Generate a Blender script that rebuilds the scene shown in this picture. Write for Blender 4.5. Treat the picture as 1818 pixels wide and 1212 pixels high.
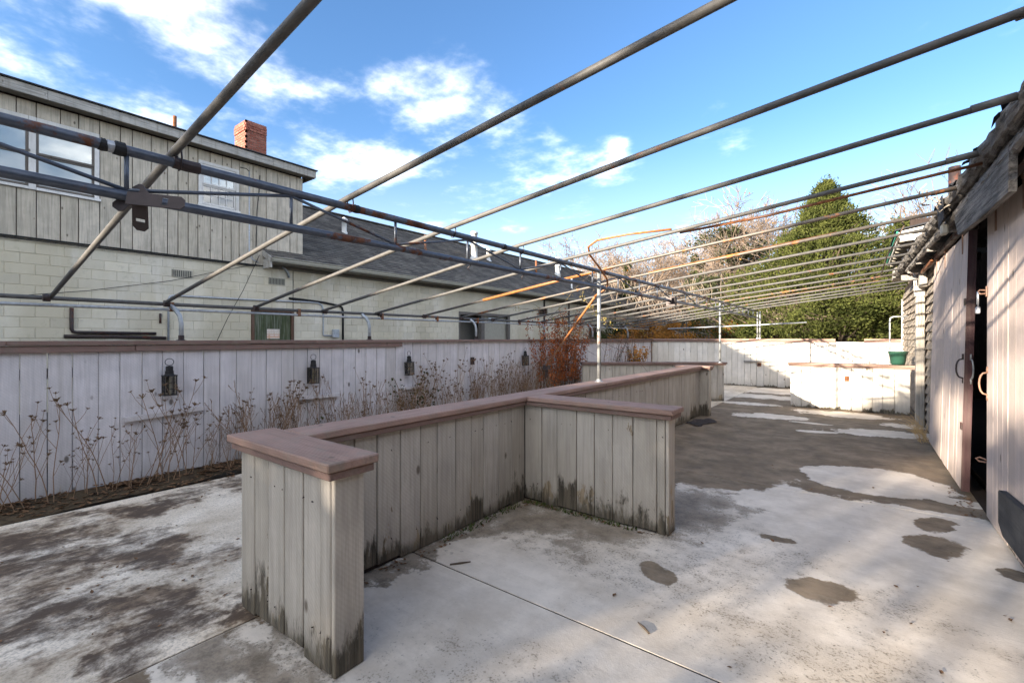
import bpy, math, random
from mathutils import Vector, Matrix
SC = bpy.context.scene
COL = SC.collection
R = math.radians
for o in list(bpy.data.objects):
    bpy.data.objects.remove(o)

# ------------------------------------------------------------------ camera
cam_data = bpy.data.cameras.new('camera')
cam_data.sensor_width = 36.0
cam_data.lens = 815.0 / 1818.0 * 36.0
cam_data.shift_y = -0.0033
cam_data.clip_start = 0.05
cam_data.clip_end = 2000.0
cam = bpy.data.objects.new('camera', cam_data)
COL.objects.link(cam)
cam.location = (0.0, 0.0, 1.4)
cam.rotation_euler = (R(90), 0.0, R(37.3))
SC.camera = cam

# ------------------------------------------------------------------ sun and sky
TO_SUN = Vector((-1.0, -3.05, 0.54)).normalized()
SUN_EL = math.asin(TO_SUN.z)
SUN_ROT = math.atan2(TO_SUN.x, TO_SUN.y) % (2 * math.pi)
sun_data = bpy.data.lights.new('sun', 'SUN')
sun_data.energy = 5.0
sun_data.angle = R(0.53)
sun_data.color = (1.0, 0.88, 0.72)
sun = bpy.data.objects.new('sun', sun_data)
COL.objects.link(sun)
sun.location = TO_SUN * 60
sun.rotation_euler = TO_SUN.to_track_quat('Z', 'Y').to_euler()

SC.view_settings.view_transform = 'Standard'
SC.view_settings.look = 'None'
SC.view_settings.gamma = 1.0
SC.view_settings.use_curve_mapping = False
SC.view_settings.exposure = 2.1


class NT:
    """small helper for writing node trees"""
    def __init__(self, tree):
        self.t = tree
        self.t.nodes.clear()

    def n(self, kind, **kw):
        nd = self.t.nodes.new(kind)
        for k, val in kw.items():
            setattr(nd, k, val)
        return nd

    def put(self, sock, val):
        if isinstance(val, bpy.types.NodeSocket):
            self.t.links.new(val, sock)
        elif val is not None:
            if sock.type == 'RGBA' and len(val) == 3:
                val = (*val, 1.0)
            sock.default_value = val

    def m(self, op, a, b=None, c=None, clamp=False):
        nd = self.n('ShaderNodeMath', operation=op, use_clamp=clamp)
        self.put(nd.inputs[0], a)
        self.put(nd.inputs[1], b)
        self.put(nd.inputs[2], c)
        return nd.outputs[0]

    def vm(self, op, a, b=None):
        nd = self.n('ShaderNodeVectorMath', operation=op)
        self.put(nd.inputs[0], a)
        self.put(nd.inputs[1], b)
        return nd.outputs[1] if op in ('DOT_PRODUCT', 'LENGTH', 'DISTANCE') else nd.outputs[0]

    def mix(self, f, a, b, blend='MIX'):
        nd = self.n('ShaderNodeMix', data_type='RGBA', blend_type=blend)
        self.put(nd.inputs[0], f)
        self.put(nd.inputs[6], a)
        self.put(nd.inputs[7], b)
        return nd.outputs[2]

    def step(self, v, lo, hi, a=0.0, b=1.0):
        nd = self.n('ShaderNodeMapRange', interpolation_type='SMOOTHSTEP', clamp=True)
        self.put(nd.inputs[0], v)
        self.put(nd.inputs[1], lo)
        self.put(nd.inputs[2], hi)
        self.put(nd.inputs[3], a)
        self.put(nd.inputs[4], b)
        return nd.outputs[0]

    def noise(self, vec, scale, detail=4.0, rough=0.55, dist=0.0):
        nd = self.n('ShaderNodeTexNoise')
        self.put(nd.inputs['Vector'], vec)
        nd.inputs['Scale'].default_value = scale
        nd.inputs['Detail'].default_value = detail
        nd.inputs['Roughness'].default_value = rough
        nd.inputs['Distortion'].default_value = dist
        return nd.outputs[0]

    def vor(self, vec, scale, feature='F1', rand=1.0):
        nd = self.n('ShaderNodeTexVoronoi', feature=feature)
        self.put(nd.inputs['Vector'], vec)
        nd.inputs['Scale'].default_value = scale
        nd.inputs['Randomness'].default_value = rand
        return nd.outputs[0]

    def wave(self, vec, scale, dist, detail=2.0, dscale=1.0, direction='Z'):
        nd = self.n('ShaderNodeTexWave', bands_direction=direction)
        self.put(nd.inputs['Vector'], vec)
        nd.inputs['Scale'].default_value = scale
        nd.inputs['Distortion'].default_value = dist
        nd.inputs['Detail'].default_value = detail
        nd.inputs['Detail Scale'].default_value = dscale
        return nd.outputs[1]

    def pos(self):
        return self.n('ShaderNodeNewGeometry').outputs['Position']

    def rnd(self):
        return self.n('ShaderNodeObjectInfo').outputs['Random']

    def xyz(self, vec):
        nd = self.n('ShaderNodeSeparateXYZ')
        self.put(nd.inputs[0], vec)
        return nd.outputs[0], nd.outputs[1], nd.outputs[2]

    def comb(self, x, y, z):
        nd = self.n('ShaderNodeCombineXYZ')
        for i, s in enumerate((x, y, z)):
            self.put(nd.inputs[i], s)
        return nd.outputs[0]

    def scale(self, vec, s):
        return self.vm('MULTIPLY', vec, s)

    def bsdf(self, color, rough=0.7, bump=None, bs=0.3, bd=0.01, metal=0.0, spec=0.3, alpha=None, trans=None, coat=None):
        b = self.n('ShaderNodeBsdfPrincipled')
        self.put(b.inputs['Base Color'], color)
        self.put(b.inputs['Roughness'], rough)
        self.put(b.inputs['Metallic'], metal)
        b.inputs['Specular IOR Level'].default_value = spec
        if trans is not None:
            b.inputs['Transmission Weight'].default_value = trans
        if coat is not None:
            b.inputs['Coat Weight'].default_value = coat
            b.inputs['Coat Roughness'].default_value = 0.03
        if bump is not None:
            bn = self.n('ShaderNodeBump')
            bn.inputs['Strength'].default_value = bs
            bn.inputs['Distance'].default_value = bd
            self.put(bn.inputs['Height'], bump)
            self.t.links.new(bn.outputs[0], b.inputs['Normal'])
        o = self.n('ShaderNodeOutputMaterial')
        self.t.links.new(b.outputs[0], o.inputs[0])
        return b


SC.cycles.max_bounces = 6
SC.cycles.diffuse_bounces = 3
SC.cycles.glossy_bounces = 3
SC.cycles.transmission_bounces = 3
SC.cycles.transparent_max_bounces = 6
SC.cycles.use_adaptive_sampling = True
SC.cycles.adaptive_threshold = 0.02

# world: Nishita sky with broken cloud mixed in by direction
world = bpy.data.worlds.new('World')
SC.world = world
world.use_nodes = True
w = NT(world.node_tree)
sky = w.n('ShaderNodeTexSky', sky_type='NISHITA')
sky.sun_disc = False
sky.sun_elevation = SUN_EL
sky.sun_rotation = SUN_ROT
sky.altitude = 0.0
sky.air_density = 1.0
sky.dust_density = 0.4
sky.ozone_density = 3.0
SKY_STRENGTH = 0.12
dirv = w.n('ShaderNodeTexCoord').outputs['Generated']
dx, dy, dz = w.xyz(dirv)
zz = w.m('MAXIMUM', dz, 0.03)
zz = w.m('ADD', zz, 0.10)
plane = w.comb(w.m('DIVIDE', dx, zz), w.m('DIVIDE', dy, zz), 0.0)
big = w.noise(w.vm('ADD', plane, (5.1, 8.3, 0.0)), 0.62, 1.0, 0.5)
fine = w.noise(w.vm('ADD', plane, (11.0, 4.0, 2.0)), 2.6, 6.0, 0.59)
dens = w.m('ADD', w.m('ADD', w.m('MULTIPLY', big, 0.60), 0.07), w.m('MULTIPLY', fine, 0.85))  # constant adds cloud all round, mostly unseen, to whiten the fill light
# cloud banks, clear gap, broad thinning of added cloud within view: direction, sharpness, weight
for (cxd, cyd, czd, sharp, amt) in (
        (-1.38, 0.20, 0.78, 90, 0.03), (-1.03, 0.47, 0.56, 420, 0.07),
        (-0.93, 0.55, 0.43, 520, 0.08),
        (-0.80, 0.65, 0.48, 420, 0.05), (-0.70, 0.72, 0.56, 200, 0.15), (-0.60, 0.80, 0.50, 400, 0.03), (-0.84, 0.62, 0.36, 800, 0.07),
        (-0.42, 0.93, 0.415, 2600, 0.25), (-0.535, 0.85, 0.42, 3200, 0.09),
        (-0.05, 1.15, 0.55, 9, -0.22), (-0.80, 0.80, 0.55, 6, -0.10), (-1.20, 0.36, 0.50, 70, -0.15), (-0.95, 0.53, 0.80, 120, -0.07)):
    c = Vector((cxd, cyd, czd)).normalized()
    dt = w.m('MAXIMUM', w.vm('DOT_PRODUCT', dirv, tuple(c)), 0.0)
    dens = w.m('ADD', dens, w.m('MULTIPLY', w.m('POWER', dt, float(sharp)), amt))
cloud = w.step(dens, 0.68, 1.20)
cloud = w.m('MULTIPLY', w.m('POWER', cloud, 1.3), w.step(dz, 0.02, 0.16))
CLOUD = 14.0
skyc = w.mix(1.0, sky.outputs[0], (0.66, 0.74, 0.84), 'MULTIPLY')
haze = w.step(dz, 0.0, 0.42, 0.55, 0.0)
skyc = w.mix(haze, skyc, (2.9, 3.1, 3.4))
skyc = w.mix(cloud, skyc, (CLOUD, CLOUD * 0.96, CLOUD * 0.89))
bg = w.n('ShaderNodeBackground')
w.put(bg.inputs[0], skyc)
world.cycles.sampling_method = 'MANUAL'
world.cycles.sample_map_resolution = 256
bg.inputs[1].default_value = SKY_STRENGTH
wo = w.n('ShaderNodeOutputWorld')
w.t.links.new(bg.outputs[0], wo.inputs[0])

# ------------------------------------------------------------------ mesh helpers
class MB:
    """collects faces; build() links them as one mesh object"""
    def __init__(self):
        self.v = []
        self.f = []

    def add(self, vs, fs):
        b = len(self.v)
        self.v.extend([tuple(p) for p in vs])
        self.f.extend([tuple(b + i for i in f) for f in fs])

    def box(self, x0, x1, y0, y1, z0, z1):
        self.add([(x0, y0, z0), (x1, y0, z0), (x1, y1, z0), (x0, y1, z0), (x0, y0, z1), (x1, y0, z1), (x1, y1, z1), (x0, y1, z1)],
                 [(0, 3, 2, 1), (4, 5, 6, 7), (0, 1, 5, 4), (1, 2, 6, 5), (2, 3, 7, 6), (3, 0, 4, 7)])

    def cbox(self, x0, x1, y0, y1, z0, z1, c=0.004):
        """box with chamfered edges"""
        xs, ys, zs = (x0, x1), (y0, y1), (z0, z1)
        vs = []
        idx = {}
        for i in (0, 1):
            for j in (0, 1):
                for k in (0, 1):
                    sx, sy, sz = (1 - 2 * i), (1 - 2 * j), (1 - 2 * k)
                    for a in range(3):
                        p = [xs[i] + sx * c, ys[j] + sy * c, zs[k] + sz * c]
                        p[a] = (xs[i], ys[j], zs[k])[a]
                        idx[(i, j, k, a)] = len(vs)
                        vs.append(p)
        fs = []
        for i in (0, 1):
            q = [(i, 0, 0, 0), (i, 1, 0, 0), (i, 1, 1, 0), (i, 0, 1, 0)]
            fs.append([idx[t] for t in (q if i else q[::-1])])
            q = [(0, i, 0, 1), (1, i, 0, 1), (1, i, 1, 1), (0, i, 1, 1)]
            fs.append([idx[t] for t in (q[::-1] if i else q)])
            q = [(0, 0, i, 2), (1, 0, i, 2), (1, 1, i, 2), (0, 1, i, 2)]
            fs.append([idx[t] for t in (q if i else q[::-1])])
        for a in (0, 1):
            for b in (0, 1):
                fs.append([idx[(a, b, 0, 0)], idx[(a, b, 0, 1)], idx[(a, b, 1, 1)], idx[(a, b, 1, 0)]])
                fs.append([idx[(a, 0, b, 0)], idx[(a, 0, b, 2)], idx[(a, 1, b, 2)], idx[(a, 1, b, 0)]])
                fs.append([idx[(0, a, b, 1)], idx[(0, a, b, 2)], idx[(1, a, b, 2)], idx[(1, a, b, 1)]])
                for k in (0, 1):
                    pass
        for i in (0, 1):
            for j in (0, 1):
                for k in (0, 1):
                    fs.append([idx[(i, j, k, 0)], idx[(i, j, k, 1)], idx[(i, j, k, 2)]])
        self.add(vs, fs)

    def tube(self, pts, rad, seg=8, caps=True):
        """pts: list of points; rad: number or list"""
        pts = [Vector(p) for p in pts]
        n = len(pts)
        rads = rad if isinstance(rad, (list, tuple)) else [rad] * n
        t0 = (pts[1] - pts[0]).normalized()
        up = Vector((0, 0, 1)) if abs(t0.z) < 0.9 else Vector((1, 0, 0))
        a = t0.cross(up).normalized()
        vs, fs = [], []
        for i in range(n):
            if i == 0:
                t = pts[1] - pts[0]
            elif i == n - 1:
                t = pts[-1] - pts[-2]
            else:
                t = (pts[i + 1] - pts[i]).normalized() + (pts[i] - pts[i - 1]).normalized()
            if t.length < 1e-9:
                t = t0
            t = t.normalized()
            a = (a - t * a.dot(t))
            a = a.normalized() if a.length > 1e-6 else t.orthogonal().normalized()
            b = t.cross(a)
            for k in range(seg):
                an = 2 * math.pi * k / seg
                vs.append(pts[i] + (a * math.cos(an) + b * math.sin(an)) * rads[i])
        for i in range(n - 1):
            for k in range(seg):
                k2 = (k + 1) % seg
                fs.append((i * seg + k, i * seg + k2, (i + 1) * seg + k2, (i + 1) * seg + k))
        if caps:
            fs.append(tuple(range(seg - 1, -1, -1)))
            fs.append(tuple((n - 1) * seg + k for k in range(seg)))
        self.add(vs, fs)

    def bar(self, p0, p1, w_, h_, up=(0, 0, 1)):
        """rectangular bar from p0 to p1"""
        p0, p1 = Vector(p0), Vector(p1)
        t = (p1 - p0).normalized()
        up = Vector(up)
        if abs(t.dot(up)) > 0.99:
            up = Vector((1, 0, 0))
        a = t.cross(up).normalized() * (w_ / 2)
        b = a.cross(t).normalized() * (h_ / 2)
        vs = [p + s * a + q * b for p in (p0, p1) for s, q in ((-1, -1), (1, -1), (1, 1), (-1, 1))]
        self.add(vs, [(0, 1, 2, 3), (7, 6, 5, 4), (0, 4, 5, 1), (1, 5, 6, 2), (2, 6, 7, 3), (3, 7, 4, 0)])

    def lathe(self, prof, cen=(0, 0, 0), seg=16):
        vs, fs = [], []
        for r_, z in prof:
            for k in range(seg):
                an = 2 * math.pi * k / seg
                vs.append((cen[0] + r_ * math.cos(an), cen[1] + r_ * math.sin(an), cen[2] + z))
        for i in range(len(prof) - 1):
            for k in range(seg):
                k2 = (k + 1) % seg
                fs.append((i * seg + k, i * seg + k2, (i + 1) * seg + k2, (i + 1) * seg + k))
        self.add(vs, fs)

    def prism(self, poly, vec):
        """closed outline poly (3d points, in order) extruded by vec"""
        n = len(poly)
        vec = Vector(vec)
        vs = [Vector(p) for p in poly] + [Vector(p) + vec for p in poly]
        fs = [tuple(range(n - 1, -1, -1)), tuple(range(n, 2 * n))]
        fs += [(i, (i + 1) % n, n + (i + 1) % n, n + i) for i in range(n)]
        self.add(vs, fs)

    def card(self, c, u, v_):
        c, u, v_ = Vector(c), Vector(u), Vector(v_)
        self.add([c - u - v_, c + u - v_, c + u + v_, c - u + v_], [(0, 1, 2, 3)])

    def leaf(self, c, u, v_):
        c, u, v_ = Vector(c), Vector(u), Vector(v_)
        self.add([c - u, c + v_ * 0.5, c + u, c - v_ * 0.5], [(0, 1, 2, 3)])

    def mesh(self, name, smooth=False):
        me = bpy.data.meshes.new(name)
        me.from_pydata(self.v, [], self.f)
        me.update()
        if smooth:
            for p in me.polygons:
                p.use_smooth = True
        return me

    def build(self, name, mat, parent=None, smooth=False, offset=None):
        if parent is not None and offset is None:
            pl = world_loc(parent)
            if pl.length > 0:
                self.v = [(p[0] - pl.x, p[1] - pl.y, p[2] - pl.z) for p in self.v]
        o = bpy.data.objects.new(name, self.mesh(name, smooth))
        COL.objects.link(o)
        if mat:
            o.data.materials.append(mat)
        o.parent = parent
        return o


WL = {}


def world_loc(o):
    v = Vector((0, 0, 0))
    while o is not None:
        v = v + o.location
        o = o.parent
    return v


def tag(o, label=None, cat=None, group=None, kind=None):
    if label:
        o['label'] = label
    if cat:
        o['category'] = cat
    if group:
        o['group'] = group
    if kind:
        o['kind'] = kind
    return o


def thing(name, label, cat, loc=(0, 0, 0), group=None):
    o = bpy.data.objects.new(name, None)
    o.empty_display_size = 0.2
    COL.objects.link(o)
    o.location = loc
    return tag(o, label, cat, group)


def copy_tree(o, parent=None):
    c = o.copy()
    COL.objects.link(c)
    c.parent = parent
    for ch in o.children:
        copy_tree(ch, c)
    return c


def lerp(a, b, t):
    return a + (b - a) * t


# ------------------------------------------------------------------ materials
MAT = {}


def mat(name):
    m = bpy.data.materials.new(name)
    m.use_nodes = True
    MAT[name] = m
    return NT(m.node_tree)


AX = {'x': (1.2, 28, 28), 'y': (28, 1.2, 28), 'z': (28, 28, 1.2)}


def painted_wood(name, col, wood=(0.16, 0.13, 0.10), axis='z', rot=0.10, peel=0.12, dirt=0.25, sat=0.10, dirt_col=None):
    """old paint on sawn boards: grain, saw marks, flaking down to grey wood, rot along the ground"""
    t = mat(name)
    p = t.pos()
    r_ = t.rnd()
    off = t.comb(t.m('MULTIPLY', r_, 37.0), t.m('MULTIPLY', r_, 53.0), t.m('MULTIPLY', r_, 91.0))
    q = t.vm('ADD', p, off)
    grain = t.noise(t.scale(q, AX[axis]), 1.6, 6.0, 0.6)
    fineg = t.noise(t.scale(q, AX[axis]), 7.0, 2.0, 0.6)
    saw = t.wave(q, 24.0, 2.2, 2.0, 0.8, 'DIAGONAL')
    blotch = t.noise(q, 4.5, 5.0, 0.6)
    x, y, z = t.xyz(p)
    c = t.mix(t.step(blotch, 0.35, 0.65), tuple(k * (1 - sat) for k in col), tuple(min(k * (1 + sat * 0.5), 0.95) for k in col))
    c = t.mix(t.step(r_, 0.0, 1.0, 0.0, 0.45), c, (col[0] * 0.74, col[1] * 0.72, col[2] * 0.66))
    c = t.mix(t.step(grain, 0.44, 0.68, 0.0, min(dirt * 1.5, 0.8)), c, dirt_col or tuple(k * 0.42 for k in col))
    c = t.mix(t.step(fineg, 0.42, 0.62, 0.0, 0.16), c, tuple(k * 0.55 for k in col))
    c = t.mix(t.step(saw, 0.35, 0.85, 0.0, 0.10), c, tuple(k * 0.5 for k in col))
    streak = t.noise(t.scale(q, (9.0, 9.0, 0.7)), 1.3, 4.0, 0.6)
    c = t.mix(t.step(streak, 0.46, 0.72, 0.0, dirt * 1.2), c, (0.22, 0.195, 0.155))
    knots = t.vor(t.scale(q, (5.0, 5.0, 2.6)), 1.0)
    c = t.mix(t.step(knots, 0.045, 0.11, 0.85, 0.0), c, (0.10, 0.075, 0.055))
    # flaking
    fl = t.noise(t.scale(q, (2.6, 2.6, 0.8)), 3.2, 6.0, 0.66)
    near = t.step(z, 0.0, 0.50, 0.13 if rot > 0 else 0.0, 0.0)
    flk = t.step(t.m('ADD', fl, t.m('ADD', near, peel - 0.22)), 0.555, 0.572)
    flk = t.m('MULTIPLY', flk, 1.0 if peel > 0.0 else 0.0)
    c = t.mix(flk, c, t.mix(t.step(grain, 0.36, 0.62), wood, tuple(min(k * 2.4, 1) for k in wood)))
    # rotten dark foot of the boards
    if rot > 0:
        rn = t.m('ADD', t.m('MULTIPLY', t.noise(t.scale(q, (15.0, 15.0, 4.0)), 1.0, 6.0, 0.72), 0.50), t.m('ADD', t.m('MULTIPLY', t.noise(p, 1.4, 2.0, 0.5), 0.40), t.m('MULTIPLY', r_, 0.16)))
        rz = t.m('SUBTRACT', z, t.m('MULTIPLY', t.step(rn, 0.46, 0.74), rot * 1.3))
        rm = t.step(rz, rot * 0.0, rot * 0.55, 0.95, 0.0)
        c = t.mix(rm, c, t.mix(t.step(grain, 0.38, 0.62), (0.014, 0.011, 0.008), (0.12, 0.095, 0.065)))
        c = t.mix(t.step(z, 0.0, 0.30, 0.30, 0.0), c, (0.17, 0.145, 0.105))
    h_ = t.m('ADD', t.m('MULTIPLY', grain, 0.7), t.m('MULTIPLY', saw, 0.22))
    h_ = t.m('ADD', h_, t.m('MULTIPLY', fineg, 0.3))
    h_ = t.m('SUBTRACT', h_, t.m('MULTIPLY', flk, 0.8))
    t.bsdf(c, 0.72, h_, 0.38, 0.006, spec=0.25)
    return MAT[name]


painted_wood('fence_paint', (0.67, 0.62, 0.62), dirt=0.15, rot=0.05, peel=0.03, wood=(0.22, 0.19, 0.16))
painted_wood('wall_paint', (0.49, 0.435, 0.37), dirt=0.24, rot=0.19, peel=0.09, wood=(0.15, 0.115, 0.075))
painted_wood('wall_paint_white', (0.74, 0.68, 0.60), dirt=0.10, rot=0.07, peel=0.02)
painted_wood('cap_x', (0.37, 0.237, 0.19), axis='x', rot=0, peel=0.075, dirt=0.36, wood=(0.19, 0.095, 0.04), dirt_col=(0.17, 0.105, 0.075), sat=0.16)
painted_wood('cap_y', (0.37, 0.237, 0.19), axis='y', rot=0, peel=0.075, dirt=0.36, wood=(0.19, 0.095, 0.04), dirt_col=(0.17, 0.105, 0.075), sat=0.16)
painted_wood('trim_x', (0.235, 0.150, 0.125), axis='x', rot=0, peel=0.02, dirt=0.25)
painted_wood('trim_y', (0.235, 0.150, 0.125), axis='y', rot=0, peel=0.02, dirt=0.25)
painted_wood('siding', (0.60, 0.525, 0.425), dirt=0.34, rot=0, peel=-0.02, sat=0.16)
painted_wood('siding_fascia', (0.50, 0.47, 0.43), axis='y', dirt=0.5, rot=0, peel=0.09, wood=(0.20, 0.18, 0.16))
painted_wood('barn_paint', (0.59, 0.485, 0.435), dirt=0.15, rot=0.04, peel=-0.04, sat=0.08)
painted_wood('barn_edge', (0.06, 0.028, 0.03), dirt=0.2, rot=0, peel=0.06)
painted_wood('window_white', (0.74, 0.71, 0.68), dirt=0.08, rot=0, peel=0.02)
painted_wood('window_dark', (0.16, 0.14, 0.125), dirt=0.1, rot=0, peel=0.0)
painted_wood('green_door', (0.065, 0.080, 0.035), dirt=0.35, rot=0, peel=0.02, dirt_col=(0.30, 0.30, 0.25), sat=0.25)
painted_wood('brown_frame', (0.14, 0.075, 0.05), dirt=0.2, rot=0, peel=0.05)
painted_wood('green_trim', (0.03, 0.22, 0.15), axis='y', dirt=0.1, rot=0, peel=0.0)


def weathered(name, col, axis='y', dark=0.35, bump=0.7, contrast=1.0):
    t = mat(name)
    p = t.pos()
    r_ = t.rnd()
    q = t.vm('ADD', p, t.comb(t.m('MULTIPLY', r_, 31.0), t.m('MULTIPLY', r_, 17.0), t.m('MULTIPLY', r_, 23.0)))
    g = t.noise(t.scale(q, AX[axis]), 1.5, 8.0, 0.68)
    b = t.noise(q, 5.0, 5.0, 0.65)
    c = t.mix(t.step(g, 0.32, 0.70), tuple(k * dark for k in col), col)
    c = t.mix(t.step(b, 0.45, 0.75, 0.0, 0.65 * contrast), c, tuple(k * 0.25 for k in col))
    c = t.mix(t.step(r_, 0, 1, 0.0, 0.35), c, tuple(k * 0.55 for k in col))
    t.bsdf(c, 0.85, t.m('ADD', g, t.m('MULTIPLY', b, 0.6)), bump, 0.02, spec=0.2)
    return MAT[name]


weathered('old_wood_y', (0.36, 0.33, 0.30), 'y')
weathered('old_wood_z', (0.50, 0.45, 0.39), 'z', 0.55)
weathered('charred_wood', (0.29, 0.265, 0.24), 'y', 0.20, 1.0)
weathered('shed_shingle', (0.40, 0.34, 0.275), 'z', 0.5, 0.6, 0.8)
weathered('black_board', (0.055, 0.058, 0.065), 'y', 0.6, 0.3)
weathered('interior_wood', (0.05, 0.035, 0.03), 'z', 0.5, 0.4)


def metal(name, col, rust=0.5, axis=(6, 6, 6), rough=0.5, metallic=0.35, rcol=(0.20, 0.065, 0.02)):
    t = mat(name)
    p = t.pos()
    n1 = t.noise(p, 3.2, 7.0, 0.65)
    n2 = t.noise(p, 22.0, 5.0, 0.6)
    c = t.mix(t.step(n2, 0.3, 0.7), tuple(k * 0.72 for k in col), col)
    rm = t.step(t.m('ADD', n1, t.m('MULTIPLY', n2, 0.25)), 0.88 - rust * 0.5, 0.96 - rust * 0.5)
    rc = t.mix(t.step(n2, 0.35, 0.65), tuple(k * 0.4 for k in rcol), rcol)
    c = t.mix(rm, c, rc)
    t.bsdf(c, t.step(rm, 0, 1, rough, 0.85), n2, 0.25, 0.003, metal=t.step(rm, 0, 1, metallic, 0.0), spec=0.4)
    return MAT[name]


metal('post_steel', (0.30, 0.305, 0.30), 0.18, metallic=0.3)
metal('pipe_grey', (0.105, 0.099, 0.092), 0.24, metallic=0.15, rough=0.6)
metal('pipe_rusty', (0.13, 0.112, 0.095), 0.42, rcol=(0.36, 0.14, 0.05))
metal('truss_steel', (0.105, 0.120, 0.150), 0.42, rough=0.42, metallic=0.45, rcol=(0.13, 0.05, 0.025))
metal('galvanised', (0.46, 0.48, 0.50), 0.16, metallic=0.5)
metal('rust', (0.20, 0.088, 0.045), 0.6, metallic=0.0, rcol=(0.27, 0.10, 0.035))
metal('rust_dark', (0.045, 0.03, 0.028), 0.42, metallic=0.2, rcol=(0.11, 0.035, 0.02))
metal('rust_orange', (0.30, 0.115, 0.035), 0.5, metallic=0.0, rcol=(0.42, 0.15, 0.03))
metal('conduit', (0.50, 0.52, 0.56), 0.12, metallic=0.4)
metal('black_metal', (0.022, 0.021, 0.022), 0.28, metallic=0.3)
metal('copper_rust', (0.27, 0.15, 0.10), 0.3, metallic=0.1, rcol=(0.20, 0.08, 0.04))
metal('bright_steel', (0.60, 0.62, 0.66), 0.06, metallic=0.8, rough=0.3)


def flat(name, col, rough=0.6, spec=0.3, var=0.2, scale=8.0, bump=0.15):
    t = mat(name)
    n_ = t.noise(t.pos(), scale, 5.0, 0.6)
    r_ = t.rnd()
    c = t.mix(n_, tuple(k * (1 - var) for k in col), tuple(min(k * (1 + var), 1) for k in col))
    c = t.mix(t.step(r_, 0, 1, 0.0, var), c, tuple(k * 0.6 for k in col))
    t.bsdf(c, rough, n_, bump, 0.01, spec=spec)
    return MAT[name]


flat('gutter_paint', (0.40, 0.37, 0.30), 0.55)
flat('white_paint', (0.80, 0.77, 0.72), 0.6, var=0.06)
flat('soffit', (0.20, 0.18, 0.15), 0.8)
flat('black_rubber', (0.015, 0.015, 0.016), 0.6)
flat('felt', (0.030, 0.031, 0.036), 0.9, var=0.5, bump=0.6)
flat('vent_white', (0.66, 0.64, 0.60), 0.5, var=0.12)
flat('curtain', (0.62, 0.66, 0.70), 0.9, var=0.05)
flat('interior_dark', (0.018, 0.014, 0.014), 0.95)
flat('rag_cloth', (0.055, 0.045, 0.042), 0.95, var=0.5, bump=0.8, scale=18)
flat('pot_plastic', (0.025, 0.085, 0.058), 0.42, 0.5, var=0.08)
flat('rope', (0.42, 0.36, 0.29), 0.9, var=0.3, scale=40, bump=0.6)
flat('candle', (0.80, 0.76, 0.66), 0.5, var=0.03)
flat('asphalt', (0.055, 0.053, 0.050), 0.9, var=0.3)
flat('bark', (0.30, 0.235, 0.18), 0.9, var=0.35, scale=6.0, bump=0.4)
flat('bark_dark', (0.115, 0.085, 0.062), 0.9, var=0.35, scale=6.0, bump=0.4)
flat('twig_pale', (0.205, 0.155, 0.118), 0.9, var=0.35, scale=3.0)
flat('weed_stem', (0.27, 0.165, 0.098), 0.9, var=0.3, scale=10.0)
flat('weed_head', (0.18, 0.11, 0.062), 0.95, var=0.4, scale=20.0)
flat('litter', (0.17, 0.095, 0.050), 0.9, var=0.6, scale=25.0)
flat('dry_grass', (0.50, 0.33, 0.15), 0.9, var=0.3)


def leafy(name, c0, c1, scale=1.6, trans=0.25):
    t = mat(name)
    p = t.pos()
    n1 = t.noise(p, scale, 4.0, 0.6)
    n2 = t.noise(p, 17.0, 3.0, 0.6)
    f = t.step(t.m('ADD', t.m('MULTIPLY', n1, 0.6), t.m('MULTIPLY', n2, 0.4)), 0.36, 0.64)
    c = t.mix(f, c0, c1)
    d = t.n('ShaderNodeBsdfDiffuse')
    t.put(d.inputs[0], c)
    tr = t.n('ShaderNodeBsdfTranslucent')
    t.put(tr.inputs[0], c)
    ms = t.n('ShaderNodeMixShader')
    ms.inputs[0].default_value = trans
    t.t.links.new(d.outputs[0], ms.inputs[1])
    t.t.links.new(tr.outputs[0], ms.inputs[2])
    o = t.n('ShaderNodeOutputMaterial')
    t.t.links.new(ms.outputs[0], o.inputs[0])
    return MAT[name]


leafy('cedar_leaf', (0.018, 0.026, 0.008), (0.112, 0.122, 0.036), 2.6)
leafy('holly_leaf', (0.030, 0.038, 0.018), (0.10, 0.105, 0.055))
leafy('orange_leaf', (0.16, 0.085, 0.03), (0.55, 0.24, 0.05))
leafy('red_leaf', (0.15, 0.05, 0.025), (0.48, 0.14, 0.04), 4.0)
leafy('ivy_leaf', (0.025, 0.035, 0.014), (0.085, 0.095, 0.035), 4.0)
leafy('yellow_leaf', (0.30, 0.22, 0.06), (0.45, 0.36, 0.12), 4.0)
leafy('green_weed', (0.05, 0.075, 0.02), (0.12, 0.15, 0.05), 6.0)

# concrete block paint
t = mat('block_paint')
p = t.pos()
r_ = t.rnd()
x, y, z = t.xyz(p)
n1 = t.noise(t.scale(p, (1, 0.8, 0.5)), 1.1, 5.0, 0.6)
n2 = t.noise(p, 9.0, 6.0, 0.65)
c = t.mix(t.step(n1, 0.35, 0.65), (0.56, 0.49, 0.36), (0.69, 0.62, 0.49))
c = t.mix(t.step(r_, 0.35, 0.9, 0.0, 0.40), c, (0.46, 0.41, 0.32))
wash = t.noise(t.scale(p, (1, 1.6, 0.35)), 0.9, 6.0, 0.65)
c = t.mix(t.step(wash, 0.50, 0.68, 0.0, 0.75), c, (0.70, 0.64, 0.55))
c = t.mix(t.step(n2, 0.52, 0.78, 0.0, 0.30), c, (0.22, 0.20, 0.13))
t.bsdf(c, 0.85, n2, 0.35, 0.01, spec=0.2)

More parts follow.
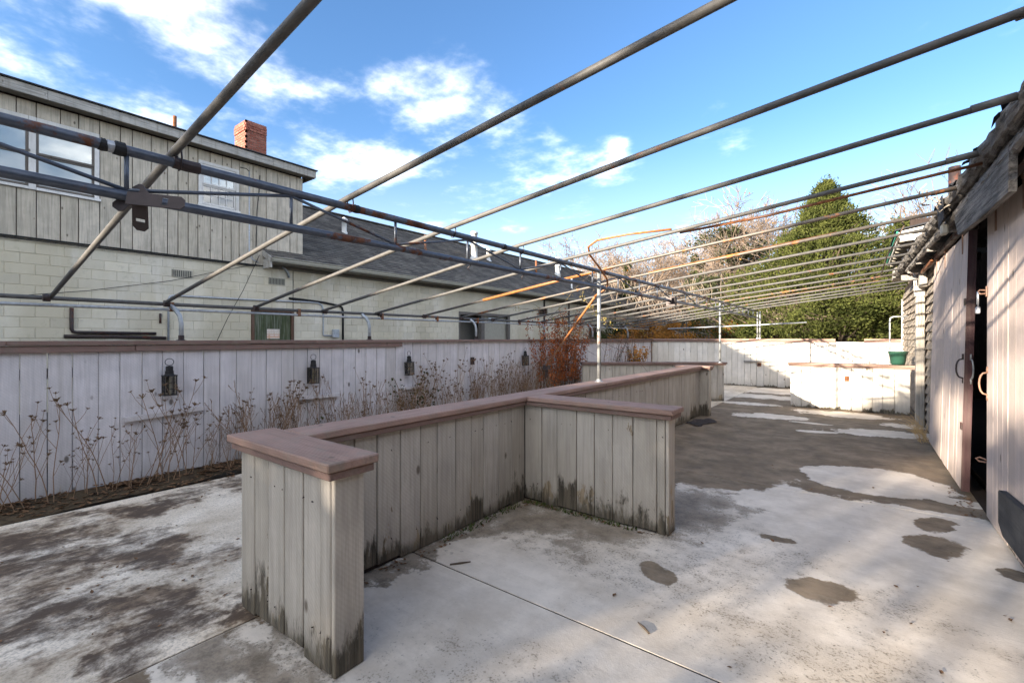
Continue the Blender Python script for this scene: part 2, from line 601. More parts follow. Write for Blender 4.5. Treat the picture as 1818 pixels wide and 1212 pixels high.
# asphalt roof shingle
t = mat('roof_shingle')
p = t.pos()
x, y, z = t.xyz(p)
rows = t.n('ShaderNodeTexBrick')
t.put(rows.inputs['Vector'], t.comb(y, t.m('MULTIPLY', x, 1.16), 0.0))
rows.inputs['Color1'].default_value = (0.3, 0.3, 0.3, 1)
rows.inputs['Color2'].default_value = (1.0, 1.0, 1.0, 1)
rows.inputs['Mortar'].default_value = (0.15, 0.15, 0.15, 1)
rows.inputs['Scale'].default_value = 1.0
rows.inputs['Mortar Size'].default_value = 0.006
rows.inputs['Brick Width'].default_value = 0.30
rows.inputs['Row Height'].default_value = 0.14
n1 = t.noise(p, 1.2, 5.0, 0.6)
n2 = t.noise(p, 30.0, 3.0, 0.6)
c = t.mix(t.step(n1, 0.35, 0.68), (0.115, 0.102, 0.090), (0.19, 0.170, 0.148))
c = t.mix(0.65, c, rows.outputs[0], 'MULTIPLY')
c = t.mix(t.step(n2, 0.5, 0.8, 0.0, 0.4), c, (0.15, 0.14, 0.125))
t.bsdf(c, 0.95, t.m('ADD', n2, rows.outputs[0]), 0.4, 0.01, spec=0.15)

# chimney brick and mortar
t = mat('brick_red')
n2 = t.noise(t.pos(), 18.0, 5.0, 0.6)
c = t.mix(t.rnd(), (0.26, 0.085, 0.06), (0.36, 0.15, 0.11))
c = t.mix(t.step(n2, 0.4, 0.75, 0.0, 0.5), c, (0.18, 0.06, 0.045))
t.bsdf(c, 0.9, n2, 0.4, 0.01, spec=0.2)
flat('mortar', (0.42, 0.38, 0.33), 0.95)

# window glass: clear pane with a reflective surface
t = mat('glass')
g = t.n('ShaderNodeBsdfGlossy')
g.inputs['Roughness'].default_value = 0.02
tp = t.n('ShaderNodeBsdfTransparent')
tp.inputs[0].default_value = (0.82, 0.88, 0.90, 1)
fr = t.n('ShaderNodeFresnel')
fr.inputs[0].default_value = 1.55
ms = t.n('ShaderNodeMixShader')
t.put(ms.inputs[0], t.m('ADD', t.m('MULTIPLY', fr.outputs[0], 1.2), 0.12, clamp=True))
t.t.links.new(tp.outputs[0], ms.inputs[1])
t.t.links.new(g.outputs[0], ms.inputs[2])
o = t.n('ShaderNodeOutputMaterial')
t.t.links.new(ms.outputs[0], o.inputs[0])

t = mat('lantern_glass')
g = t.n('ShaderNodeBsdfGlossy')
g.inputs['Roughness'].default_value = 0.08
tp = t.n('ShaderNodeBsdfTransparent')
tp.inputs[0].default_value = (0.72, 0.69, 0.62, 1)
ms = t.n('ShaderNodeMixShader')
ms.inputs[0].default_value = 0.10
t.t.links.new(tp.outputs[0], ms.inputs[1])
t.t.links.new(g.outputs[0], ms.inputs[2])
o = t.n('ShaderNodeOutputMaterial')
t.t.links.new(ms.outputs[0], o.inputs[0])

# faded notice: flat print of worn lines
t = mat('notice_print')
p = t.pos()
x, y, z = t.xyz(p)
lines = t.wave(t.comb(0.0, 0.0, z), 4.6, 0.0)
words = t.noise(t.scale(p, (1, 40, 6)), 1.0, 2.0, 0.5)
f = t.m('MULTIPLY', t.step(lines, 0.45, 0.6), t.step(words, 0.42, 0.5))
c = t.mix(t.step(z, 1.45, 1.56), (0.62, 0.36, 0.24), (0.60, 0.50, 0.42))
c = t.mix(t.m('MULTIPLY', f, 0.75), c, (0.74, 0.68, 0.62))
t.bsdf(c, 0.8)

# soil and wider ground
t = mat('soil')
p = t.pos()
n1 = t.noise(p, 0.5, 5.0, 0.6)
n2 = t.noise(p, 14.0, 6.0, 0.65)
c = t.mix(n1, (0.07, 0.048, 0.03), (0.12, 0.09, 0.055))
c = t.mix(t.step(n2, 0.4, 0.7), c, (0.045, 0.032, 0.022))
t.bsdf(c, 0.95, n2, 0.7, 0.03, spec=0.1)

# ------------------------------------------------------------------ patio concrete: worn white paint over grey-brown slab
t = mat('patio_paint')
p = t.pos()
x, y, z = t.xyz(p)
warp = t.noise(p, 2.3, 6.0, 0.62)
warp2 = t.noise(p, 9.0, 7.0, 0.66)
warp3 = t.noise(t.vm('ADD', p, (7, 3, 1)), 48.0, 5.0, 0.7)
edge = t.m('ADD', t.m('MULTIPLY', t.m('SUBTRACT', warp, 0.5), 1.3), t.m('MULTIPLY', t.m('SUBTRACT', warp2, 0.5), 0.7))


def ell(cx, cy, rx, ry, rot=0.0):
    """1 at the centre, 0 on the outline, negative outside"""
    ca, sa = math.cos(R(rot)), math.sin(R(rot))
    ddx = t.m('SUBTRACT', x, cx)
    ddy = t.m('SUBTRACT', y, cy)
    a = t.m('ADD', t.m('MULTIPLY', ddx, ca / rx), t.m('MULTIPLY', ddy, sa / rx))
    b = t.m('ADD', t.m('MULTIPLY', ddx, -sa / ry), t.m('MULTIPLY', ddy, ca / ry))
    return t.m('SUBTRACT', 1.0, t.m('SQRT', t.m('ADD', t.m('MULTIPLY', a, a), t.m('MULTIPLY', b, b))))


def union(lst):
    r0 = lst[0]
    for s in lst[1:]:
        r0 = t.m('MAXIMUM', r0, s)
    return r0


# where paint still lies (union of areas), right hand walkway
right_paint = union([
    ell(-0.2, 1.6, 2.4, 3.45), ell(0.4, 3.6, 1.2, 1.55), ell(-1.6, 1.7, 1.0, 1.0), ell(0.1, 5.75, 0.62, 0.55, 15), ell(-0.55, 4.5, 0.75, 0.55),
    ell(0.66, 5.42, 0.22, 0.12)])
rp = t.step(t.m('ADD', right_paint, t.m('MULTIPLY', t.m('ADD', edge, t.m('MULTIPLY', t.m('SUBTRACT', warp3, 0.5), 0.3)), 0.42)), 0.0, 0.05)
far_paint = union([
    ell(-1.35, 9.35, 0.6, 0.30, 12), ell(0.2, 8.65, 0.75, 0.30, 20), ell(-0.3, 10.35, 0.7, 0.36), ell(-1.9, 10.9, 0.6, 0.22), ell(0.55, 9.6, 0.3, 0.22),
    ell(-2.0, 12.4, 0.9, 0.5), ell(-1.6, 13.9, 1.6, 0.75), ell(-0.5, 8.25, 0.35, 0.09, 20), ell(-0.7, 9.0, 0.3, 0.08), ell(-3.5, 13.4, 1.2, 0.6)])
fp = t.step(t.m('ADD', far_paint, t.m('MULTIPLY', edge, 1.15)), 0.0, 0.03)
paint = t.m('MAXIMUM', rp, fp)
wn = t.n('ShaderNodeTexNoise')
t.put(wn.inputs['Vector'], p)
wn.inputs['Scale'].default_value = 2.2
wn.inputs['Detail'].default_value = 5.0
wn.inputs['Roughness'].default_value = 0.65
wnx, wny, wnz = t.xyz(wn.outputs['Color'])
x0_, y0_ = x, y
x = t.m('ADD', x, t.m('MULTIPLY', t.m('SUBTRACT', wnx, 0.5), 0.30))
y = t.m('ADD', y, t.m('MULTIPLY', t.m('SUBTRACT', wny, 0.5), 0.30))
# round bare spots where the film came off
spots = union([ell(0.43, 4.66, 0.135, 0.20, -20), ell(0.40, 4.19, 0.165, 0.215, -10), ell(-0.15, 3.08, 0.165, 0.125, 25), ell(-0.46, 3.68, 0.10, 0.05, 20),
               ell(-0.97, 2.70, 0.10, 0.13, 50), ell(0.76, 3.97, 0.09, 0.09), ell(-1.15, 5.0, 0.5, 0.5), ell(0.55, 5.15, 0.45, 0.13, 5)])
sp = t.step(t.m('ADD', spots, t.m('MULTIPLY', t.m('ADD', edge, t.m('MULTIPLY', t.m('SUBTRACT', warp3, 0.5), 0.25)), 0.75)), -0.05, 0.12)
paint = t.m('MULTIPLY', paint, t.m('SUBTRACT', 1.0, sp))
x = t.m('ADD', x0_, t.m('MULTIPLY', t.m('SUBTRACT', wnx, 0.5), 1.5))
y = t.m('ADD', y0_, t.m('MULTIPLY', t.m('SUBTRACT', wny, 0.5), 1.5))
# grime rubbed into the film: dark stain in the bays, thinning out to speckle
thin = union([ell(-1.85, 2.98, 0.95, 0.45, 6), ell(-1.20, 3.85, 0.50, 0.70), ell(-2.05, 0.92, 0.50, 0.24), ell(-2.28, 2.0, 0.14, 1.3)])
thin2 = union([ell(-0.1, 2.4, 0.9, 0.55), ell(-0.75, 2.75, 0.5, 0.6), ell(0.15, 3.0, 0.4, 0.3), ell(-0.5, 3.3, 0.6, 0.5), ell(-1.0, 1.3, 1.0, 0.6), ell(-1.3, 2.6, 0.9, 0.5)])
mott = t.noise(t.vm('ADD', p, (2.0, 5.0, 0.0)), 4.2, 7.0, 0.70)
g0 = t.m('ADD', t.step(thin, -0.45, 0.75, -0.15, 1.1), t.m('MULTIPLY', t.m('SUBTRACT', mott, 0.5), 1.7))
g1 = t.m('ADD', t.step(thin2, -0.3, 0.8, 0.0, 0.45), t.m('MULTIPLY', t.m('SUBTRACT', warp2, 0.5), 1.4))
grime = t.step(t.m('MAXIMUM', g0, t.m('MULTIPLY', g1, 0.80)), 0.08, 1.15)
dots = t.noise(t.vm('ADD', p, (1.0, 8.0, 0.0)), 85.0, 3.0, 0.6)
spk = t.m('ADD', t.m('MULTIPLY', warp3, 0.50), t.m('MULTIPLY', dots, 0.50))
gm = t.m('MAXIMUM', t.m('MULTIPLY', t.m('MULTIPLY', grime, t.m('SUBTRACT', 1.0, grime)), 4.0), t.step(g1, 0.0, 0.7))
wear = t.step(t.m('ADD', spk, t.m('MULTIPLY', gm, 0.13)), 0.58, 0.74)
lfine0 = t.noise(t.vm('ADD', p, (4, 2, 0)), 1.3, 8.0, 0.74)
scr = t.noise(t.scale(t.vm('ADD', p, (0, 3, 0)), (1.0, 14.0, 1.0)), 3.0, 4.0, 0.6)
# left hand bay: cream film under brown grime
left = t.step(x0_, -2.43, -2.40, 1.0, 0.0)
wv = t.n('ShaderNodeTexNoise')
t.put(wv.inputs['Vector'], p)
wv.inputs['Scale'].default_value = 1.3
wv.inputs['Detail'].default_value = 3.0
pw = t.vm('ADD', p, t.scale(wv.outputs['Color'], (0.25, 0.25, 0.0)))
lx = t.noise(t.scale(pw, (1.3, 0.8, 1)), 1.8, 8.0, 0.70)
lfine = t.noise(t.scale(t.vm('ADD', pw, (3, 9, 0)), (1.5, 0.9, 1)), 9.0, 6.0, 0.74)
ldirt = union([ell(-3.85, 0.85, 0.75, 0.32, 35), ell(-4.3, 0.45, 0.7, 0.40), ell(-3.25, 0.35, 0.5, 0.25), ell(-2.75, 0.72, 0.5, 0.24), ell(-2.56, 1.3, 0.14, 0.5), ell(-4.7, 2.9, 0.5, 1.6, -12), ell(-4.75, 1.3, 0.25, 0.8, -15)])
lm = t.m('ADD', t.step(ldirt, -0.6, 0.6, -0.10, 0.62), t.m('ADD', t.m('MULTIPLY', t.m('SUBTRACT', lx, 0.5), 2.2), t.m('MULTIPLY', t.m('SUBTRACT', lfine, 0.5), 1.0)))
lbare = t.step(lm, 0.08, 0.70)
bare = t.mix(t.step(warp, 0.32, 0.68), (0.165, 0.120, 0.078), (0.275, 0.21, 0.143))
bare = t.mix(t.step(mott, 0.40, 0.70, 0.0, 0.75), bare, (0.095, 0.074, 0.054))
bare = t.mix(t.step(scr, 0.48, 0.72, 0.0, 0.35), bare, (0.30, 0.25, 0.195))
bare = t.mix(t.step(dots, 0.5, 0.75, 0.0, 0.35), bare, (0.27, 0.22, 0.17))
lb = t.mix(t.step(t.m('ADD', lfine, t.step(ldirt, -0.2, 0.9, 0.0, 0.2)), 0.42, 0.72), (0.215, 0.145, 0.09), (0.052, 0.030, 0.019))
white = t.mix(t.step(warp, 0.34, 0.66), (0.64, 0.565, 0.475), (0.78, 0.695, 0.59))
white = t.mix(t.step(mott, 0.44, 0.72, 0.0, 0.55), white, (0.52, 0.44, 0.35))
white = t.mix(t.step(lfine0, 0.40, 0.66, 0.0, 0.50), white, (0.44, 0.365, 0.28))
white = t.mix(t.step(scr, 0.50, 0.75, 0.0, 0.22), white, (0.45, 0.39, 0.33))
wr = t.mix(t.m('MULTIPLY', grime, 0.88), white, t.mix(t.step(t.m('ADD', t.m('MULTIPLY', warp2, 0.5), t.m('MULTIPLY', spk, 0.5)), 0.38, 0.62), (0.100, 0.076, 0.052), (0.27, 0.215, 0.155)))
wr = t.mix(t.m('MULTIPLY', wear, 0.72), wr, t.mix(warp2, (0.05, 0.040, 0.030), (0.17, 0.14, 0.11)))
right_c = t.mix(paint, bare, wr)
wl = t.mix(t.step(lx, 0.36, 0.62), (0.82, 0.71, 0.57), (0.58, 0.475, 0.35))
wl = t.mix(t.step(spk, 0.46, 0.62, 0.0, 0.55), wl, (0.27, 0.22, 0.165))
left_c = t.mix(t.m('MULTIPLY', lbare, 0.92), wl, lb)
col = t.mix(left, right_c, left_c)
film = t.mix(left, t.m('MULTIPLY', paint, t.m('SUBTRACT', 1.0, wear)), t.m('SUBTRACT', 1.0, lbare))
hgt = t.m('ADD', t.m('MULTIPLY', film, 0.35), t.m('ADD', t.m('MULTIPLY', warp3, 0.45), t.m('MULTIPLY', warp2, 0.4)))
t.bsdf(col, t.step(film, 0, 1, 0.88, 0.65), hgt, 0.35, 0.010, spec=0.28)

# ------------------------------------------------------------------ ground and patio
m_ = MB()
m_.add([(-400, -400, -0.09), (400, -400, -0.09), (400, 400, -0.09), (-400, 400, -0.09)], [(0, 1, 2, 3)])
tag(m_.build('ground', MAT['soil']), kind='structure')
m_ = MB()
m_.add([(-12.45, -40, -0.02), (-5.75, -40, -0.02), (-5.75, 40, -0.02), (-12.45, 40, -0.02)], [(0, 1, 2, 3)])
tag(m_.build('yard_road', MAT['asphalt']), kind='structure')
patio = bpy.data.objects.new('patio', None)
COL.objects.link(patio)
tag(patio, kind='structure')
m_ = MB()
m_.box(-5.12, 0.9, -4.0, 14.86, -0.085, -0.005)
m_.build('slab_base', MAT['interior_wood'], patio)
xs = [(-5.10, -2.425), (-2.415, 0.79)]
ysR = [-4.0, -1.0, 2.0, 4.93, 7.9, 10.9, 14.84]
ysL = [-4.0, -1.3, 3.6, 7.2, 10.9, 14.84]
for (xa, xb), yy in zip(xs, (ysL, ysR)):
    for a, b in zip(yy[:-1], yy[1:]):
        m_ = MB()
        m_.cbox(xa, xb, a + 0.006, b - 0.006, -0.075, 0.0, 0.0015)
        m_.build('slab', MAT['patio_paint'], patio)

# ------------------------------------------------------------------ board fences and half walls
rng = random.Random(5)


def planks_along(parent, p0, p1, z0, z1, nrm, mat_, wmin=0.15, wmax=0.19, thick=0.022, seed=1, jag=0.0):
    """upright boards side by side from p0 to p1 (xy), front faces on the line, nrm = outward normal (xy)"""
    rg = random.Random(seed)
    d = Vector((p1[0] - p0[0], p1[1] - p0[1], 0))
    L = d.length
    d.normalize()
    nv = Vector((nrm[0], nrm[1], 0))
    s = 0.0
    while s < L - 0.02:
        wd = rg.uniform(wmin, wmax)
        if L - s - wd < 0.06:
            wd = L - s
        g = rg.uniform(0.0015, 0.004)
        off = rg.uniform(-0.004, 0.003)
        lo = z0 + rg.uniform(0, 0.012) + (rg.uniform(0, jag) if rg.random() < 0.5 else 0)
        tilt = rg.uniform(-0.002, 0.002)
        c = 0.004
        o3 = Vector((p0[0], p0[1], 0)) + d * s
        a0, a1 = g, wd - g
        prof = [(a0, -thick), (a1, -thick), (a1, -c), (a1 - c, 0), (a0 + c, 0), (a0, -c)]
        vs = []
        for z, tt in ((lo, 0.0), (z1, tilt)):
            for a, n_ in prof:
                vs.append(o3 + d * (a + tt) + nv * (n_ + off) + Vector((0, 0, z)))
        fs = [(5, 4, 3, 2, 1, 0), (6, 7, 8, 9, 10, 11)] + [(i, (i + 1) % 6, 6 + (i + 1) % 6, 6 + i) for i in range(6)]
        mb = MB()
        mb.add(vs, fs)
        mb.build('plank', mat_, parent)
        s += wd


# long lilac fence on the left
fence = thing('board_fence', 'long lilac white board fence with brown cap rail and dead weeds at its foot', 'fence', (-5.55, 7.0, 0))
planks_along(fence, (-5.53, -0.6), (-5.53, 14.86), 0.0, 1.334, (1, 0), MAT['fence_paint'], 0.15, 0.18, 0.022, 11)
for a, b in ((-1.0, 0.47), (0.472, 3.1), (3.103, 6.6), (6.603, 10.4), (10.404, 14.98)):
    m_ = MB()
    m_.cbox(-5.63, -5.465, a, b, 1.336, 1.376, 0.005)
    m_.build('cap_board', MAT['trim_y'], fence)
for a, b in ((-1.0, 1.30), (1.303, 4.49), (9.6, 14.8)):
    m_ = MB()
    m_.cbox(-5.523, -5.487, a, b, 1.274, 1.333, 0.005)
    m_.build('trim_board', MAT['trim_y'], fence)
for z in (0.25, 1.05):
    m_ = MB()
    m_.box(-5.62, -5.5565, -0.9, 14.8, z, z + 0.09)
    m_.build('back_rail', MAT['old_wood_y'], fence)
for k in range(8):
    m_ = MB()
    m_.box(-5.72, -5.625, -0.6 + k * 2.15, -0.5 + k * 2.15, -0.09, 1.33)
    m_.build('post', MAT['old_wood_z'], fence)
for (ya, za, yb, zb) in ((1.22, 0.635, 1.86, 0.672), (4.50, 0.64, 5.0, 0.655), (2.86, 0.665, 3.45, 0.655)):
    m_ = MB()
    m_.bar((-5.495, ya, za), (-5.495, yb, zb), 0.065, 0.04)
    m_.build('ledge_board', MAT['fence_paint'], fence)

# far fence
fence2 = thing('board_fence', 'sunlit white board fence across the far end of the patio below the cedar', 'fence', (-2.4, 14.9, 0))
planks_along(fence2, (-5.5, 14.85), (0.79, 14.85), 0.0, 1.30, (0, -1), MAT['wall_paint_white'], 0.15, 0.20, 0.022, 12)
for a, b in ((-5.46, -2.6), (-2.597, -0.55), (0.05, 0.79)):
    m_ = MB()
    m_.cbox(a, b, 14.79, 14.96, 1.34, 1.38, 0.005)
    m_.build('cap_board', MAT['cap_x'], fence2)
    m_ = MB()
    m_.cbox(a, b, 14.81, 14.846, 1.285, 1.338, 0.004)
    m_.build('trim_board', MAT['trim_x'], fence2)
m_ = MB()
m_.box(-5.5, 0.79, 14.874, 14.93, 1.0, 1.09)
m_.build('back_rail', MAT['old_wood_y'], fence2)
m_ = MB()
m_.box(-2.75, -1.95, 14.80, 14.845, 0.705, 0.735)
m_.build('ledge_board', MAT['old_wood_y'], fence2)
m_ = MB()
m_.cbox(-2.40, -2.30, 14.82, 14.846, 0.59, 0.69, 0.004)
m_.build('outlet_box', MAT['rust'], fence2)
m_ = MB()
m_.cbox(-2.37, -2.33, 14.812, 14.821, 0.615, 0.665, 0.002)
m_.build('outlet_face', MAT['black_metal'], fence2)


def half_wall(name, label, parts, caps, loc):
    """parts: (p0, p1, normal, material); caps: (x0,x1,y0,y1) boxes"""
    o = thing(name, label, 'half wall', loc)
    k = 0
    for (p0, p1, nr, mt, ztop) in parts:
        k += 1
        planks_along(o, p0, p1, 0.0, ztop, nr, MAT[mt], 0.14, 0.185, 0.022, hash((round(p0[0] * 100), round(p0[1] * 100))) % 1000, 0.03)
    return o


# centre half wall with its near arm, T arm and far end
HW = half_wall('half_wall', 'long peeling grey half wall down the middle with two short arms and pink brown cap', [
    ((-2.57, 1.05), (-1.735, 1.05), (0, -1), 'wall_paint', 0.832),
    ((-1.712, 1.052), (-1.712, 1.198), (1, 0), 'wall_paint', 0.832),
    ((-1.735, 1.20), (-2.33, 1.20), (0, 1), 'wall_paint', 0.832),
    ((-2.59, 1.20), (-2.59, 1.052), (-1, 0), 'wall_paint', 0.832),
    ((-2.33, 1.20), (-2.33, 3.24), (1, 0), 'wall_paint', 0.832),
    ((-2.33, 3.38), (-2.33, 8.643), (1, 0), 'wall_paint', 0.832),
    ((-2.47, 8.62), (-2.47, 1.224), (-1, 0), 'wall_paint', 0.832),
    ((-2.33, 3.24), (-1.105, 3.24), (0, -1), 'wall_paint', 0.832),
    ((-1.082, 3.242), (-1.082, 3.376), (1, 0), 'wall_paint', 0.832),
    ((-1.105, 3.38), (-2.33, 3.38), (0, 1), 'wall_paint', 0.832),
    ((-2.70, 8.645), (-2.19, 8.645), (0, -1), 'wall_paint', 0.832),
    ((-2.168, 8.647), (-2.168, 8.79), (1, 0), 'wall_paint', 0.832),
    ((-2.19, 8.81), (-2.70, 8.81), (0, 1), 'wall_paint', 0.832)], None, (-2.4, 4.0, 0))
m_ = MB()
m_.box(-2.445, -2.355, 1.10, 8.75, 0.0, 0.80)
m_.box(-2.355, -1.14, 3.27, 3.35, 0.0, 0.80)
m_.box(-2.56, -2.45, 1.08, 1.17, 0.0, 0.80)
m_.box(-2.35, -1.745, 1.08, 1.17, 0.0, 0.80)
m_.build('stud_core', MAT['interior_wood'], HW)


def cap(parent, x0, x1, y0, y1, z0=0.862, z1=0.90, along='y'):
    m1 = MB()
    m1.cbox(x0, x1, y0, y1, z0, z1, 0.006)
    m1.build('cap_board', MAT['cap_' + along], parent)


def trim(parent, x0, x1, y0, y1, z0=0.826, z1=0.860, along='y'):
    m1 = MB()
    m1.cbox(x0, x1, y0, y1, z0, z1, 0.004)
    m1.build('trim_board', MAT['trim_' + along], parent)


cap(HW, -2.625, -1.672, 0.998, 1.242, along='x')
trim(HW, -2.608, -1.688, 1.014, 1.228, along='x')
cap(HW, -2.522, -2.270, 1.245, 4.72)
cap(HW, -2.522, -2.270, 4.724, 8.56)
trim(HW, -2.508, -2.286, 1.231, 3.19)
trim(HW, -2.515, -2.280, 3.193, 8.60)
cap(HW, -2.267, -1.035, 3.185, 3.435, along='x')
trim(HW, -2.283, -1.05, 3.202, 3.42, along='x')
cap(HW, -2.75, -2.13, 8.563, 8.86, along='x')
trim(HW, -2.735, -2.145, 8.603, 8.84, along='x')

nl = MB()
rn_ = random.Random(6)
for (xa, xb, yv, sy) in ((-2.56, -1.73, 1.05, -1), (-2.30, -1.10, 3.24, -1)):
    xx = xa + 0.03
    while xx < xb:
        for zz_ in (0.13, 0.16, 0.70):
            if rn_.random() < 0.4:
                nl.tube([(xx + rn_.uniform(-0.01, 0.01), yv + 0.012, zz_ + rn_.uniform(-0.02, 0.02)), (xx, yv - 0.0055, zz_)], 0.0028, 6)
        xx += rn_.uniform(0.06, 0.10)
yy_ = 1.3
while yy_ < 6.0:
    for zz_ in (0.15, 0.70):
        if rn_.random() < 0.4:
            nl.tube([(-2.342, yy_, zz_ + rn_.uniform(-0.02, 0.02)), (-2.3245, yy_, zz_)], 0.0028, 6)
    yy_ += rn_.uniform(0.07, 0.12)
tag(nl.build('nail_heads', MAT['rust_dark'], HW), kind='stuff')

# rear half wall that runs at a slant towards the fence
A0, A1 = Vector((-4.95, 9.1, 0)), Vector((-2.45, 10.95, 0))
dA = (A1 - A0).normalized()
nA = Vector((dA.y, -dA.x, 0))
HB = thing('half_wall', 'grey half wall set at a slant behind the middle one, pipe post on its end', 'half wall', tuple(A1))
planks_along(HB, A0, A1, 0.0, 0.80, nA, MAT['wall_paint'], 0.15, 0.19, 0.022, 31, 0.03)
B0, B1 = A0 - nA * 0.15, A1 - nA * 0.15
planks_along(HB, B1, B0, 0.0, 0.80, -nA, MAT['wall_paint'], 0.15, 0.19, 0.022, 32, 0.03)
planks_along(HB, A1 + dA * 0.024 - nA * 0.003, B1 + dA * 0.024 + nA * 0.003, 0.0, 0.80, dA, MAT['wall_paint'], 0.14, 0.2, 0.022, 33, 0.03)
m_ = MB()
m_.bar(A0 - dA * 0.03 - nA * 0.075 + Vector((0, 0, 0.845)), A1 + dA * 0.07 - nA * 0.075 + Vector((0, 0, 0.845)), 0.27, 0.036)
m_.build('cap_board', MAT['trim_x'], HB)
m_ = MB()
m_.bar(A0 - dA * 0.02 - nA * 0.075 + Vector((0, 0, 0.813)), A1 + dA * 0.05 - nA * 0.075 + Vector((0, 0, 0.813)), 0.225, 0.024)
m_.build('trim_board', MAT['trim_x'], HB)

# right hand half wall against the shed
HC = half_wall('half_wall', 'sunlit white half wall joined to the shingled shed, green flowerpot on top', [
    ((-1.14, 10.95), (0.70, 10.95), (0, -1), 'wall_paint_white', 0.835),
    ((-1.162, 11.09), (-1.162, 10.952), (-1, 0), 'wall_paint_white', 0.835),
    ((0.70, 11.10), (-1.14, 11.10), (0, 1), 'wall_paint_white', 0.835)], None, (-0.2, 11.0, 0))
cap(HC, -1.21, 0.77, 10.885, 11.165, 0.868, 0.905, 'x')
trim(HC, -1.195, 0.77, 10.90, 11.15, 0.832, 0.866, 'x')
m_ = MB()
m_.cbox(-0.265, -0.195, 10.932, 10.947, 0.565, 0.675, 0.004)
m_.build('outlet_plate', MAT['rust'], HC)

# ------------------------------------------------------------------ steel pipe canopy frame
FR = thing('canopy_frame', 'bare steel pipe canopy frame with truss and rafters over the patio', 'frame', (-2.4, 4.7, 0))
XT = -2.4
ZE = 1.755


def raf_z(x):
    return lerp(ZE, 2.215, (x + 5.57) / 3.17) if x < XT else lerp(2.215, 2.575, (x - XT) / 3.0)


for k in range(-1, 17):
    y = 0.70 + 0.853 * k
    if y > 14.4:
        break
    m_ = MB()
    j = rng.uniform(-0.012, 0.012)
    pts = [(x, y + j * (x + 2), raf_z(x) + rng.uniform(-0.003, 0.003)) for x in (-5.57, -4.0, XT, -0.9, 0.62)]
    if y > 11.6:
        pts[-1] = (0.80, y, raf_z(0.80))
    m_.tube(pts, 0.0170, 12)
    m_.build('rafter', MAT['pipe_rusty' if k in (5, 6, 12) else 'pipe_grey'], FR, smooth=True)
    m_ = MB()
    m_.tube([(XT + 0.03 * math.cos(a_ * 0.6283), y + 0.024, 2.192 + 0.052 * math.sin(a_ * 0.6283)) for a_ in range(11)], 0.0038, 5)
    m_.build('u_bolt', MAT['rust_dark'], FR)
    if k < 8:
        m_ = MB()
        m_.tube([(0.44, y, raf_z(0.44)), (0.60, y, raf_z(0.60))], 0.0202, 12)
        m_.build('pipe_sleeve', MAT['pipe_grey'], FR, smooth=True)
    m_ = MB()
    m_.tube([(-5.545, y - 0.012, ZE - 0.01), (-5.545, y + 0.034, ZE - 0.01)], 0.033, 10)
    m_.build('pipe_clamp', MAT['rust_dark'], FR)
# eave pipes along the fence
for nm, z, r0, mt in (('eave_pipe', 1.745, 0.019, 'pipe_grey'), ('lower_rail', 1.688, 0.0135, 'galvanised')):
    m_ = MB()
    m_.tube([(-5.60, -1.2 + 1.6 * i, z + rng.uniform(-0.004, 0.004)) for i in range(11)], r0, 10)
    m_.build(nm, MAT[mt], FR, smooth=True)
for i, y in enumerate((1.68, 3.93, 6.18, 8.43, 10.68, 12.93)):
    m_ = MB()
    pts = [(-5.52, y, 1.376), (-5.52, y, 1.55), (-5.53, y - 0.012, 1.63), (-5.555, y - 0.04, 1.69), (-5.595, y - 0.075, 1.735)]
    m_.tube(pts, 0.0215, 10)
    o = m_.build('curved_post', MAT['galvanised'], FR, smooth=True)
    m_ = MB()
    m_.lathe([(0.0, 0.005), (0.045, 0.005), (0.045, 0.0), (0.026, 0.012), (0.026, 0.05), (0.022, 0.052)], (-5.52, y, 1.376), 12)
    m_.build('flange', MAT['rust_dark'], o)
for y in (1.62, 2.95, 4.2, 5.3, 6.3, 7.6, 9.1):
    m_ = MB()
    m_.box(-5.625, -5.575, y - 0.016, y + 0.016, 1.672, 1.765)
    m_.build('pipe_clip', MAT['rust'], FR)
# truss
TZ0, TZ1 = 1.985, 2.170
for nm, z in (('truss_top_chord', TZ1), ('truss_bottom_chord', TZ0)):
    m_ = MB()
    m_.tube([(XT, y, z + rng.uniform(-0.003, 0.003)) for y in (-1.6, 0.7, 2.7, 4.8, 7.0, 9.0, 10.7, 13.0, 14.9)], 0.0212, 14)
    m_.build(nm, MAT['truss_steel' if nm else 'truss_steel'], FR, smooth=True)
yy = [0.54 + 0.683 * k for k in range(-3, 21)]
for k, y in enumerate(yy):
    m_ = MB()
    m_.tube([(XT, y, TZ0), (XT, y, TZ1)], 0.0085, 8)
    m_.build('strut', MAT['truss_steel'], FR, smooth=True)
    if k + 1 < len(yy):
        up = (k % 2 == 1)
        za, zb = (TZ0 + 0.02, TZ1 - 0.02) if up else (TZ1 - 0.02, TZ0 + 0.02)
        m_ = MB()
        m_.tube([(XT, y, za), (XT, yy[k + 1], zb)], 0.0085, 8)
        m_.build('diagonal', MAT['truss_steel'], FR, smooth=True)
for (x, y, zb, zt) in ((-2.4, 4.80, 0.90, 2.17), (-2.46, 10.72, 0.86, 2.17), (-2.4, 14.88, 1.38, 2.17), (-2.34, 14.90, 1.38, 2.17)):
    m_ = MB()
    m_.tube([(x, y, zb), (x, y, zt)], 0.0215, 12)
    o = m_.build('post', MAT['post_steel'], FR, smooth=True)
    m_ = MB()
    m_.lathe([(0.0, 0.004), (0.05, 0.004), (0.05, 0.0), (0.03, 0.01), (0.03, 0.03), (0.024, 0.03)], (x, y, zb), 12)
    m_.build('flange', MAT['galvanised'], o)
